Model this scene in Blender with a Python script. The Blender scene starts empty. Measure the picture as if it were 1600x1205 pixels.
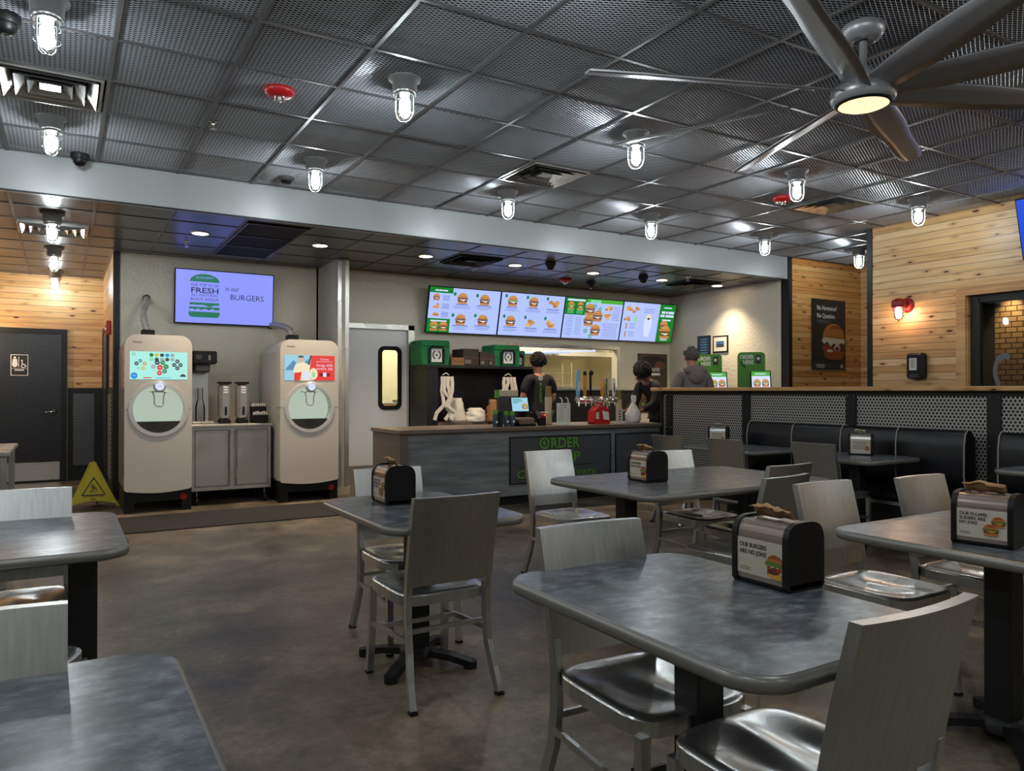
import bpy, math, random
import numpy as np
from mathutils import Vector, Matrix, Euler
random.seed(7)
SC = bpy.context.scene
COL = SC.collection
PI = math.pi
R = math.radians

# ------------------------------------------------------------------ camera, world, exposure
EYE = 1.32
cam = bpy.data.cameras.new('camera'); camo = bpy.data.objects.new('camera', cam); COL.objects.link(camo)
cam.sensor_fit = 'HORIZONTAL'; cam.sensor_width = 36.0; cam.lens = 1170.0/1600*36
cam.clip_start = 0.05; cam.clip_end = 60
camo.location = (0, 0, EYE); camo.rotation_euler = (R(90.416), 0, -R(31.036))
SC.camera = camo
W = bpy.data.worlds.new('world'); SC.world = W; W.use_nodes = True
W.node_tree.nodes['Background'].inputs[0].default_value = (0.5, 0.55, 0.65, 1)
W.node_tree.nodes['Background'].inputs[1].default_value = 0.02
SC.view_settings.view_transform = 'Standard'; SC.view_settings.look = 'None'
SC.view_settings.gamma = 1; SC.view_settings.exposure = 0.45; SC.view_settings.use_curve_mapping = False
SC.cycles.use_denoising = True
SC.cycles.max_bounces = 7; SC.cycles.diffuse_bounces = 3; SC.cycles.glossy_bounces = 4
SC.cycles.transmission_bounces = 5; SC.cycles.transparent_max_bounces = 12
SC.cycles.sample_clamp_indirect = 3.0
SC.cycles.caustics_reflective = False; SC.cycles.caustics_refractive = False

BULB = 155.0        # radiance of the jar lamps
DOWN = 20.0         # radiance of the recessed downlights

def lamp(name, kind, loc, energy, color, size=0.1, rot=(0,0,0), spot=None, sizey=None):
    l = bpy.data.lights.new(name, kind); l.energy = energy; l.color = color
    if kind == 'AREA':
        l.size = size
        if sizey: l.shape = 'RECTANGLE'; l.size_y = sizey
    else: l.shadow_soft_size = size
    if kind == 'SPOT': l.spot_size = spot; l.spot_blend = 1.0
    o = bpy.data.objects.new(name, l); o.location = loc; o.rotation_euler = rot; COL.objects.link(o)
    return o
# jar lamps of the rows behind the photographer, downlight and sconce beyond the left edge
COOL = (0.90, 0.97, 1.0); WARM = (1.0, 0.70, 0.40)
for y in (2.55, 0.6, -1.35):
    for x in (-2.0, -0.07, 1.88, 5.74, 7.4):
        if y == 2.55 and x > 2: continue
        lamp('ceiling_lamp', 'POINT', (x, y, 3.02), 15, COOL, 0.05)
lamp('ceiling_lamp', 'POINT', (-2.0, 6.45, 3.02), 17, COOL, 0.05)
lamp('ceiling_lamp', 'POINT', (-2.0, 4.5, 3.02), 17, COOL, 0.05)
lamp('wall_lamp', 'POINT', (-1.15, 12.2, 2.1), 32, (1.0, 0.72, 0.45), 0.05)
lamp('ceiling_lamp', 'POINT', (8.05, 2.55, 3.02), 15, COOL, 0.05)

# ------------------------------------------------------------------ materials
def lin(c):
    c = c/255.0
    return c/12.92 if c <= 0.04045 else ((c+0.055)/1.055)**2.4
def rgb(r, g, b): return (lin(r), lin(g), lin(b), 1.0)
M = {}
def mat(name, col, rough=0.5, metal=0.0, emit=0.0, **kw):
    m = bpy.data.materials.new(name); m.use_nodes = True
    b = m.node_tree.nodes['Principled BSDF']
    b.inputs['Base Color'].default_value = col; b.inputs['Roughness'].default_value = rough
    b.inputs['Metallic'].default_value = metal
    if emit:
        b.inputs['Emission Color'].default_value = col; b.inputs['Emission Strength'].default_value = emit
        b.inputs['Base Color'].default_value = (0.01, 0.01, 0.01, 1)
    for k, v in kw.items(): b.inputs[k].default_value = v
    M[name] = m
    return m
class NT:
    def __init__(s, m): s.t = m.node_tree; s.b = s.t.nodes['Principled BSDF']
    def n(s, typ, props=None, **ins):
        n = s.t.nodes.new(typ)
        for k, v in (props or {}).items(): setattr(n, k, v)
        for k, v in ins.items():
            k = int(k[1:]) if k[0] == '_' and k[1:].isdigit() else k.replace('_', ' ')
            if hasattr(v, 'is_linked') or isinstance(v, bpy.types.NodeSocket): s.t.links.new(v, n.inputs[k])
            else: n.inputs[k].default_value = v
        return n
    def coord(s, which='Object'):
        return s.n('ShaderNodeTexCoord').outputs[which]
    def math(s, op, a, b=0.0, c=None):
        n = s.n('ShaderNodeMath', dict(operation=op), _0=a, _1=b)
        if c is not None:
            if isinstance(c, bpy.types.NodeSocket): s.t.links.new(c, n.inputs[2])
            else: n.inputs[2].default_value = c
        return n.outputs[0]
    def mix(s, f, a, b):
        n = s.n('ShaderNodeMix', dict(data_type='RGBA'))
        for i, v in ((0, f), (6, a), (7, b)):
            if isinstance(v, bpy.types.NodeSocket): s.t.links.new(v, n.inputs[i])
            else: n.inputs[i].default_value = v
        return n.outputs[2]
    def ramp(s, f, stops):
        n = s.n('ShaderNodeValToRGB', None, Fac=f); e = n.color_ramp.elements
        while len(e) < len(stops): e.new(0.5)
        for q, (p, c) in zip(e, stops): q.position = p; q.color = c
        return n.outputs[0]
    def map(s, v, sc=(1,1,1), loc=(0,0,0), rot=(0,0,0)):
        return s.n('ShaderNodeMapping', None, Vector=v, Scale=sc, Location=loc, Rotation=rot).outputs[0]
    def noise(s, v, scale=5.0, detail=3.0, rough=0.5):
        return s.n('ShaderNodeTexNoise', None, Vector=v, Scale=scale, Detail=detail, Roughness=rough).outputs['Fac']
    def bump(s, h, strength=0.2, dist=0.01):
        n = s.n('ShaderNodeBump', None, Height=h, Strength=strength, Distance=dist)
        s.t.links.new(n.outputs[0], s.b.inputs['Normal'])
    def set(s, k, v): s.t.links.new(v, s.b.inputs[k])
def g(v): return (v, v, v, 1)

# brushed aluminium of the chairs
m = mat('aluminium', rgb(190, 190, 186), 0.34, 1.0); t = NT(m)
v = t.map(t.coord(), (110, 30, 1.3)); n1 = t.noise(v, 1.0, 3.0)
n2 = t.noise(t.coord(), 6.0, 3.0)
t.set('Base Color', t.mix(n1, rgb(178, 180, 179), rgb(216, 218, 217)))
t.set('Roughness', t.math('MULTIPLY_ADD', n2, 0.28, 0.22)); t.bump(n1, 0.08, 0.002)
m = mat('polished_aluminium', rgb(214, 214, 212), 0.3, 0.9); t = NT(m)
t.set('Roughness', t.math('MULTIPLY_ADD', t.noise(t.coord(), 7.0, 1.0), 0.2, 0.15))
# laminate table top
m = mat('laminate', rgb(95, 100, 106), 0.28); t = NT(m)
c = t.coord(); w1 = t.noise(t.map(c, (1, 1, 1)), 9.0, 5.0, 0.6); w2 = t.noise(t.map(c, (9, 16, 5), (0, 0, 0), (0, 0, 0.6)), 1.8, 5.0, 0.7)
f = t.math('MULTIPLY_ADD', w1, 0.5, t.math('MULTIPLY', w2, 0.5))
t.set('Base Color', t.ramp(f, [(0.38, rgb(54, 58, 64)), (0.5, rgb(90, 95, 102)), (0.62, rgb(134, 139, 146))]))
mat('edge_band', rgb(132, 130, 126), 0.32, 0.35)
mat('black_paint', rgb(14, 14, 17), 0.5)
mat('black_plastic', rgb(9, 9, 11), 0.45, 0, 0, **{'Specular IOR Level': 0.35})
mat('black_vinyl', rgb(14, 16, 23), 0.36)
mat('piping', rgb(170, 166, 155), 0.5)
mat('rubber', rgb(15, 15, 15), 0.8)
mat('white_plastic', rgb(225, 225, 220), 0.35)
mat('door_white', rgb(244, 246, 250), 0.3)
mat('grey_plastic', rgb(110, 110, 112), 0.4)
mat('dark_grey', rgb(60, 60, 62), 0.5)
m = mat('stainless', rgb(205, 203, 198), 0.3, 0.8); t = NT(m)
n1 = t.noise(t.coord(), 2.2, 1.0); t.set('Roughness', t.math('MULTIPLY_ADD', n1, 0.3, 0.14)); t.bump(n1, 0.1, 0.02)
mat('smoked_cover', rgb(158, 142, 132), 0.24, 0.5)
mat('chrome', rgb(225, 225, 225), 0.08, 1.0)
mat('galvanised', rgb(205, 208, 210), 0.3, 1.0)
m = mat('ceiling_mesh', rgb(202, 206, 213), 0.38, 0.5)
mat('tee', rgb(108, 108, 110), 0.42, 0.6)
mat('plenum', rgb(6, 7, 9), 0.9)
m = mat('ceiling_tile', rgb(58, 57, 60), 0.3, 0.0); t = NT(m)
t.set('Base Color', t.mix(t.noise(t.coord(), 1.2, 1.0), rgb(56, 55, 60), rgb(74, 70, 70)))
mat('tile_tee', rgb(82, 78, 76), 0.45)
mat('bulkhead', rgb(172, 174, 175), 0.4, 0.2)
m = mat('wall_panel', rgb(222, 214, 195), 0.16); t = NT(m)
t.bump(t.noise(t.coord(), 20.0, 3.0, 0.65), 0.4, 0.02)
mat('wall_paint', rgb(178, 174, 162), 0.5)
mat('restroom_paint', rgb(60, 60, 62), 0.6)
# concrete floor
m = mat('concrete', rgb(80, 72, 62), 0.4); t = NT(m); c = t.coord()
a1 = t.noise(c, 0.9, 5.0, 0.6); a2 = t.noise(c, 22.0, 6.0, 0.7); a3 = t.noise(t.map(c, (1, 1, 1), (3, 9, 1)), 3.2, 6.0, 0.65)
f = t.math('MULTIPLY_ADD', a1, 0.45, t.math('MULTIPLY_ADD', a3, 0.35, t.math('MULTIPLY', a2, 0.2)))
base = t.ramp(f, [(0.4, rgb(70, 62, 52)), (0.5, rgb(112, 100, 85)), (0.6, rgb(156, 140, 120))])
vo = t.n('ShaderNodeTexVoronoi', dict(feature='DISTANCE_TO_EDGE'), Vector=t.n('ShaderNodeMixRGB', None, Fac=0.12, Color1=c, Color2=t.n('ShaderNodeTexNoise', None, Vector=c, Scale=1.5, Detail=4.0).outputs['Color']).outputs[0], Scale=0.42).outputs['Distance']
crack = t.math('LESS_THAN', vo, 0.0022)
sp = t.math('GREATER_THAN', t.noise(c, 75.0, 2.0, 0.6), 0.735)
col_ = t.mix(t.math('MULTIPLY', crack, 0.45), base, rgb(45, 40, 36)); col_ = t.mix(t.math('MULTIPLY', sp, 0.35), col_, rgb(170, 160, 145))
t.set('Base Color', col_); t.set('Roughness', t.math('MULTIPLY_ADD', a3, 0.35, 0.2)); t.bump(a2, 0.05, 0.004)
# timber wall, planks run along world X or Y, stacked in Z
def plank_mat(name, axis, pitch, cols, gloss=0.38, knots=True, groove=0.07, gz=26):
    m = mat(name, cols[1], gloss); t = NT(m)
    s = t.n('ShaderNodeSeparateXYZ', None, Vector=t.coord()); u = s.outputs[0 if axis == 'X' else 1]; z = s.outputs[2]
    zi = t.math('DIVIDE', z, pitch); idx = t.math('FLOOR', zi); fr = t.math('FRACT', zi)
    wn = t.n('ShaderNodeTexWhiteNoise', dict(noise_dimensions='1D'), W=idx).outputs['Value']
    uu = t.math('MULTIPLY_ADD', wn, 37.0, u)
    vec = t.n('ShaderNodeCombineXYZ', None, X=uu, Y=z, Z=wn).outputs[0]
    grain = t.noise(t.map(vec, (1.2, gz, 3)), 1.6, 5.0, 0.6)
    big = t.noise(t.map(vec, (0.7, 3, 1)), 1.3, 2.0)
    f = t.math('MULTIPLY_ADD', grain, 0.56, t.math('MULTIPLY_ADD', big, 0.3, t.math('MULTIPLY', wn, 0.26)))
    col = t.ramp(f, [(0.3, cols[0]), (0.5, cols[1]), (0.72, cols[2])])
    if knots:
        vv = t.n('ShaderNodeTexVoronoi', dict(voronoi_dimensions='2D'), Vector=t.map(vec, (4.2, 11.8, 1)), Scale=1.0)
        d = vv.outputs['Distance']; r = t.n('ShaderNodeSeparateColor', None, Color=vv.outputs['Color']).outputs[0]
        k = t.math('MULTIPLY', t.math('LESS_THAN', d, t.math('MULTIPLY_ADD', r, 0.42, -0.27)), t.math('GREATER_THAN', r, 0.66))
        halo = t.math('MULTIPLY', t.n('ShaderNodeMapRange', None, Value=d, From_Min=0.06, From_Max=0.36, To_Min=0.7, To_Max=0.0).outputs[0], t.math('GREATER_THAN', r, 0.66))
        col = t.mix(halo, col, cols[0]); col = t.mix(k, col, rgb(62, 34, 16))
    gr = t.math('LESS_THAN', fr, groove)
    col = t.mix(t.math('MULTIPLY', gr, 0.75), col, rgb(50, 30, 15))
    t.set('Base Color', col); t.bump(t.math('MULTIPLY_ADD', gr, -0.6, t.math('MULTIPLY', grain, 0.25)), 0.4, 0.006)
    return m
PINE = [rgb(176, 124, 74), rgb(216, 170, 112), rgb(236, 202, 152)]
PINE2 = [rgb(178, 110, 52), rgb(226, 158, 86), rgb(244, 192, 122)]
plank_mat('pine_y', 'Y', 0.085, PINE); plank_mat('pine_x', 'X', 0.085, PINE2)
plank_mat('pine_l', 'X', 0.085, PINE)
plank_mat('oak_cap', 'Y', 2.0, [rgb(166, 114, 66), rgb(206, 154, 98), rgb(228, 184, 128)], 0.4, True, 0.0)
plank_mat('grey_wood', 'X', 3.0, [rgb(58, 61, 66), rgb(104, 108, 113), rgb(146, 149, 152)], 0.42, False, 0.0, 11)
mat('counter_top', rgb(112, 96, 84), 0.38)
mat('counter_side', rgb(104, 90, 80), 0.45)
# perforated metal
def perf_mat(name, axis, pitch, metalc, rr=0.3):
    m = mat(name, metalc, 0.35, 0.5); t = NT(m)
    sc = (1/pitch if axis == 'X' else 0.0, 1/pitch if axis == 'Y' else 0.0, 1/(pitch*1.732))
    v = t.map(t.coord(), sc)
    def dist(vec):
        a = t.n('ShaderNodeVectorMath', dict(operation='FRACTION'), _0=vec).outputs[0]
        a = t.n('ShaderNodeVectorMath', dict(operation='SUBTRACT'), _0=a, _1=(0.5, 0.5, 0.5)).outputs[0]
        a = t.n('ShaderNodeVectorMath', dict(operation='MULTIPLY'), _0=a, _1=(1 if axis == 'X' else 0, 1 if axis == 'Y' else 0, 1.732)).outputs[0]
        return t.n('ShaderNodeVectorMath', dict(operation='LENGTH'), _0=a).outputs['Value']
    v2 = t.n('ShaderNodeVectorMath', dict(operation='ADD'), _0=v, _1=(0.5, 0.5, 0.5)).outputs[0]
    d = t.math('MINIMUM', dist(v), dist(v2)); h = t.math('LESS_THAN', d, rr)
    t.set('Base Color', t.mix(h, metalc, rgb(10, 10, 12)))
    t.set('Metallic', t.math('MULTIPLY_ADD', h, -0.5, 0.5)); t.set('Roughness', t.math('MULTIPLY_ADD', h, 0.5, 0.38))
perf_mat('perf_y', 'Y', 0.034, rgb(184, 181, 178), 0.3)
perf_mat('perf_x', 'X', 0.026, rgb(120, 122, 128), 0.31)
# brick tile beyond the window
m = mat('brick_tile', rgb(150, 112, 70), 0.45); t = NT(m)
sx_ = t.n('ShaderNodeSeparateXYZ', None, Vector=t.coord())
bt = t.n('ShaderNodeTexBrick', None, Vector=t.n('ShaderNodeCombineXYZ', None, X=sx_.outputs[1], Y=sx_.outputs[2], Z=0.0).outputs[0], Color1=rgb(206, 176, 132), Color2=rgb(184, 150, 106), Mortar=rgb(70, 52, 38), Scale=3.6, Mortar_Size=0.025)
t.set('Base Color', bt.outputs['Color'])
# glass
def glass_mat(name, tint, tr=0.85, rough=0.02):
    m = bpy.data.materials.new(name); m.use_nodes = True; nt = m.node_tree
    nt.nodes.remove(nt.nodes['Principled BSDF']); out = nt.nodes['Material Output']
    a = nt.nodes.new('ShaderNodeBsdfTransparent'); a.inputs[0].default_value = tint
    b = nt.nodes.new('ShaderNodeBsdfGlossy'); b.inputs[0].default_value = (1, 1, 1, 1); b.inputs[1].default_value = rough
    f = nt.nodes.new('ShaderNodeFresnel'); f.inputs[0].default_value = 1.45
    mx = nt.nodes.new('ShaderNodeMixShader'); nt.links.new(f.outputs[0], mx.inputs[0])
    nt.links.new(a.outputs[0], mx.inputs[1]); nt.links.new(b.outputs[0], mx.inputs[2]); nt.links.new(mx.outputs[0], out.inputs[0])
    M[name] = m
glass_mat('clear_glass', (0.93, 0.95, 0.95, 1)); glass_mat('window_glass', (0.75, 0.78, 0.78, 1))
glass_mat('thin_plastic', (0.55, 0.55, 0.54, 1), rough=0.3)
mat('bulb', (1.0, 1.0, 1.0, 1), 0.5, 0, BULB); M['bulb'].node_tree.nodes['Principled BSDF'].inputs['Emission Color'].default_value = (0.90, 0.97, 1.0, 1)
mat('downlight_lens', (1.0, 0.78, 0.52, 1), 0.5, 0, DOWN)
mat('fan_light', (1.0, 0.72, 0.36, 1), 0.5, 0, 1.25)
mat('red_lamp_glow', (1.0, 0.62, 0.40, 1), 0.5, 0, 70.0)
mat('fan_metal', rgb(172, 174, 178), 0.34, 0.4)
mat('blade', rgb(170, 171, 176), 0.34, 0.3)
mat('lamp_grey', rgb(132, 133, 134), 0.5, 0.2)
mat('red_plastic', rgb(190, 30, 30), 0.35)
mat('dark_red', rgb(150, 24, 26), 0.4)
mat('machine', rgb(208, 200, 191), 0.12, 0.0)
mat('machine_side', rgb(200, 193, 188), 0.15)
mat('ring', rgb(212, 210, 210), 0.35, 0.2)
mat('bowl_light', (0.50, 0.60, 0.48, 1), 0.5, 0, 0.62)
mat('drip_dark', rgb(48, 46, 44), 0.35)
mat('yellow_fabric', rgb(226, 202, 60), 0.7)
mat('wrap', rgb(176, 172, 166), 0.5, 0.2)
mat('green_bag', rgb(14, 120, 66), 0.65)
mat('green_sign', rgb(74, 140, 40), 0.4)
mat('letter_green', rgb(92, 158, 48), 0.5)
mat('paper', rgb(222, 218, 208), 0.75)
mat('white_bag', rgb(225, 218, 210), 0.5)
mat('cardboard', rgb(150, 108, 70), 0.85)
mat('dark_card', rgb(64, 54, 46), 0.8)
mat('napkin', rgb(180, 142, 100), 0.9)
mat('cup', rgb(196, 176, 144), 0.6)
mat('cup_dark', rgb(140, 120, 70), 0.6)
mat('skin', rgb(190, 130, 104), 0.55); mat('skin_dark', rgb(120, 78, 58), 0.55)
m = mat('black_hair', rgb(18, 15, 14), 0.95); mat('grey_hair', rgb(92, 88, 86), 0.7)
mat('black_shirt', rgb(24, 23, 25), 0.85); mat('hoodie', rgb(122, 114, 112), 0.9); mat('trousers', rgb(36, 36, 44), 0.9)
mat('shoe', rgb(20, 20, 20), 0.6)
mat('text_dark', rgb(40, 40, 42), 0.6); mat('text_white', rgb(235, 235, 235), 0.6); mat('text_grey', rgb(120, 118, 112), 0.6)
mat('card_cream', rgb(206, 196, 178), 0.45)
mat('bun', rgb(190, 118, 58), 0.6); mat('bun_dark', rgb(160, 84, 36), 0.6); mat('lettuce', rgb(92, 130, 50), 0.6); mat('patty', rgb(96, 50, 34), 0.6)
mat('cheese', rgb(222, 164, 54), 0.6); mat('meat_red', rgb(150, 60, 46), 0.6); mat('cream', rgb(226, 210, 180), 0.6); mat('tomato', rgb(180, 50, 34), 0.6)
mat('poster_dark', rgb(38, 36, 38), 0.3); mat('poster_mid', rgb(84, 66, 52), 0.35); mat('poster_brown', rgb(118, 76, 48), 0.4)
mat('picture_blue', rgb(60, 100, 150), 0.4)
mat('kitchen_wall', rgb(226, 214, 176), 0.5); mat('kitchen_floor', rgb(110, 70, 50), 0.6)
mat('cream_trim', rgb(196, 184, 160), 0.4)
mat('mat_dark', rgb(36, 33, 31), 0.85)
mat('tap_blue', rgb(120, 180, 215), 0.4); mat('tap_orange', rgb(205, 140, 50), 0.4); mat('tap_white', rgb(225, 225, 220), 0.4)
mat('can_blue', rgb(40, 60, 84), 0.35); mat('sign_black', rgb(26, 26, 28), 0.4)
m = mat('hammered_black', rgb(34, 35, 40), 0.3); t = NT(m); t.bump(t.noise(t.coord(), 60.0, 3.0), 0.4, 0.006)
mat('blue_panel', rgb(60, 66, 170), 0.4)
# screens give off light
def scr(name, r, g_, b, s=0.74): mat(name, rgb(r, g_, b), 0.3, 0, s)
scr('s_tv', 138, 150, 250); scr('s_tvgreen', 24, 112, 84); scr('s_tvtext', 34, 38, 84)
scr('s_menu', 172, 190, 252, 0.8); scr('s_green', 4, 126, 36); scr('s_lgreen', 70, 170, 50); scr('s_text', 60, 66, 120); scr('s_white', 214, 224, 255)
scr('s_bun', 190, 130, 76); scr('s_bun2', 222, 176, 110); scr('s_patty', 96, 58, 50); scr('s_lettuce', 104, 160, 56); scr('s_red', 226, 58, 48); scr('s_badge', 20, 130, 90)
scr('s_fries', 212, 150, 70); scr('s_teal', 40, 130, 130)
scr('s_aqua', 170, 236, 226); scr('s_blue', 30, 140, 215); scr('s_dark', 60, 66, 66); scr('s_mint', 130, 220, 170); scr('s_gold', 200, 190, 70); scr('s_grey', 150, 170, 170)
scr('s_sky', 130, 190, 220); scr('s_skin', 220, 180, 140); scr('s_cream', 240, 226, 190); scr('s_pos', 150, 205, 225); scr('s_deepblue', 20, 80, 235, 0.6); scr('s_candle', 255, 120, 90, 1.5)
scr('s_mountain', 90, 140, 180)

# ------------------------------------------------------------------ mesh builder
class MB:
    def __init__(s): s.v = []; s.f = []; s.m = []; s.sm = []; s.mats = []
    def mi(s, m):
        if m not in s.mats: s.mats.append(m)
        return s.mats.index(m)
    def add(s, vs, fs, m, smooth=False, T=None):
        o = len(s.v)
        if T is not None: vs = [T @ Vector(p) for p in vs]
        s.v += [tuple(p) for p in vs]; k = s.mi(m)
        for f in fs: s.f.append([o+i for i in f]); s.m.append(k); s.sm.append(smooth)
        return s
    def box(s, x0, x1, y0, y1, z0, z1, m, T=None):
        vs = [(x0,y0,z0),(x1,y0,z0),(x1,y1,z0),(x0,y1,z0),(x0,y0,z1),(x1,y0,z1),(x1,y1,z1),(x0,y1,z1)]
        return s.add(vs, [(0,3,2,1),(4,5,6,7),(0,1,5,4),(1,2,6,5),(2,3,7,6),(3,0,4,7)], m, False, T)
    def bbox(s, x0, x1, y0, y1, z0, z1, m, b=0.01, T=None):   # box with chamfered long edges all round
        b = min(b, abs(x1-x0)/2.1, abs(y1-y0)/2.1, abs(z1-z0)/2.1)
        o = [(x0+b,y0),(x1-b,y0),(x1,y0+b),(x1,y1-b),(x1-b,y1),(x0+b,y1),(x0,y1-b),(x0,y0+b)]
        i = [(min(max(x, x0+b), x1-b), min(max(y, y0+b), y1-b)) for x, y in o]
        vs = [(x,y,z0) for x,y in i] + [(x,y,z0+b) for x,y in o] + [(x,y,z1-b) for x,y in o] + [(x,y,z1) for x,y in i]
        fs = []
        for r in range(3):
            for k in range(8): fs.append((r*8+k, r*8+(k+1)%8, r*8+8+(k+1)%8, r*8+8+k))
        fs.append(tuple(range(7,-1,-1))); fs.append(tuple(range(24,32)))
        return s.add(vs, fs, m, False, T)
    def prism(s, pts, a0, a1, m, axis='z', T=None, smooth=False):  # outline extruded along axis
        def P(u, v, w): return {'z': (u,v,w), 'y': (u,w,v), 'x': (w,u,v)}[axis]
        n = len(pts); vs = [P(u,v,a0) for u,v in pts] + [P(u,v,a1) for u,v in pts]
        s.add(vs, [(k,(k+1)%n,n+(k+1)%n,n+k) for k in range(n)], m, smooth, T)
        return s.add(vs, [tuple(range(n-1,-1,-1)), tuple(range(n,2*n))], m, False, T)
    def lathe(s, prof, m, n=24, c=(0,0,0), T=None, smooth=True, cap=True):
        vs = []; fs = []
        for r, z in prof:
            for k in range(n):
                a = 2*PI*k/n; vs.append((c[0]+r*math.cos(a), c[1]+r*math.sin(a), c[2]+z))
        for j in range(len(prof)-1):
            for k in range(n): fs.append((j*n+k, j*n+(k+1)%n, (j+1)*n+(k+1)%n, (j+1)*n+k))
        s.add(vs, fs, m, smooth, T)
        if cap:
            if prof[0][0] > 1e-4: s.add(vs[:n], [tuple(range(n-1,-1,-1))], m, False, T)
            if prof[-1][0] > 1e-4: s.add(vs[-n:], [tuple(range(n))], m, False, T)
        return s
    def cyl(s, c, r, z0, z1, m, n=20, T=None, r2=None): return s.lathe([(r,z0),(r if r2 is None else r2,z1)], m, n, (c[0],c[1],0), T)
    def tube(s, path, r, m, n=8, T=None, closed=False, flat=None):  # r: number or list; flat: (w,h) rectangular section
        P = [Vector(p) for p in path]; L = len(P); rs = r if isinstance(r, (list, tuple)) else [r]*L
        rings = []; up0 = None
        for i in range(L):
            d = (P[(i+1) % L]-P[i-1]) if closed else (P[min(i+1,L-1)]-P[max(i-1,0)])
            d.normalize()
            ref = Vector((0,0,1)) if abs(d.z) < 0.95 else Vector((0,1,0))
            if up0 is not None and (up0 - d*up0.dot(d)).length > 0.2: ref = up0
            a = d.cross(ref).normalized(); b = a.cross(d).normalized(); up0 = b
            if flat: ring = [P[i]+a*flat[0]/2*sx+b*flat[1]/2*sy for sx, sy in ((-1,-1),(1,-1),(1,1),(-1,1))]
            else: ring = [P[i]+a*rs[i]*math.cos(2*PI*k/n)+b*rs[i]*math.sin(2*PI*k/n) for k in range(n)]
            rings.append(ring)
        n = 4 if flat else n
        vs = [p for q in rings for p in q]; fs = []
        for i in range(L if closed else L-1):
            j = (i+1) % L
            for k in range(n): fs.append((i*n+k, i*n+(k+1)%n, j*n+(k+1)%n, j*n+k))
        s.add(vs, fs, m, not flat, T)
        if not closed: s.add(vs, [tuple(range(n-1,-1,-1)), tuple(range((L-1)*n, L*n))], m, False, T)
        return s
    def ellip(s, c, rx, ry, rz, m, n=16, k=10, T=None, noise=0.0):
        vs = []; fs = []
        for j in range(k+1):
            ph = PI*j/k
            for i in range(n):
                a = 2*PI*i/n; q = 1+noise*(random.random()-0.5)
                vs.append((c[0]+rx*q*math.sin(ph)*math.cos(a), c[1]+ry*q*math.sin(ph)*math.sin(a), c[2]+rz*q*math.cos(ph)))
        for j in range(k):
            for i in range(n): fs.append((j*n+i, (j+1)*n+i, (j+1)*n+(i+1)%n, j*n+(i+1)%n))
        return s.add(vs, fs, m, True, T)
    def build(s, name, parent=None, bevel=None):
        me = bpy.data.meshes.new(name); me.from_pydata(s.v, [], s.f)
        for k in s.mats: me.materials.append(M[k])
        me.polygons.foreach_set('material_index', s.m); me.polygons.foreach_set('use_smooth', s.sm); me.update()
        o = bpy.data.objects.new(name, me); COL.objects.link(o)
        if parent: o.parent = parent
        if bevel:
            b = o.modifiers.new('bevel', 'BEVEL'); b.width = bevel; b.segments = 2; b.limit_method = 'ANGLE'; b.angle_limit = R(40)
        return o
def rrect(x0, x1, y0, y1, r, n=6):
    pts = []
    for cx, cy, a in ((x1-r,y0+r,-PI/2),(x1-r,y1-r,0),(x0+r,y1-r,PI/2),(x0+r,y0+r,PI)):
        for k in range(n+1): q = a+PI/2*k/n; pts.append((cx+r*math.cos(q), cy+r*math.sin(q)))
    return pts
def ring(mb, o, i, a0, a1, m, axis='z', T=None):        # frame between two outlines of equal count
    def P(u, v, w): return {'z': (u,v,w), 'y': (u,w,v), 'x': (w,u,v)}[axis]
    n = len(o); vs = [P(u,v,a) for a in (a0,a1) for L in (o,i) for u,v in L]; fs = []
    for k in range(n):
        j = (k+1) % n
        fs += [(k,j,n+j,n+k), (2*n+k,3*n+k,3*n+j,2*n+j), (k,2*n+k,2*n+j,j), (n+k,n+j,3*n+j,3*n+k)]
    return mb.add(vs, fs, m, False, T)

def tag(o, label=None, cat=None, group=None, kind=None):
    if label: o['label'] = label
    if cat: o['category'] = cat
    if group: o['group'] = group
    if kind: o['kind'] = kind
    return o
def thing(name, label, cat, loc=(0,0,0), rz=0, group=None):
    o = bpy.data.objects.new(name, None); COL.objects.link(o); o.empty_display_size = 0.1
    o.location = loc; o.rotation_euler = (0, 0, rz)
    return tag(o, label, cat, group)
def struct(mb, name, bevel=None): return tag(mb.build(name, None, bevel), kind='structure')
def dup(root, loc, rz, label=None, group=None):
    def cp(o, par):
        c = o.copy(); COL.objects.link(c); c.parent = par
        for ch in o.children: cp(ch, c)
        return c
    r = cp(root, None); r.location = loc; r.rotation_euler = (0, 0, rz)
    if label: r['label'] = label
    if group: r['group'] = group
    return r

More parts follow.
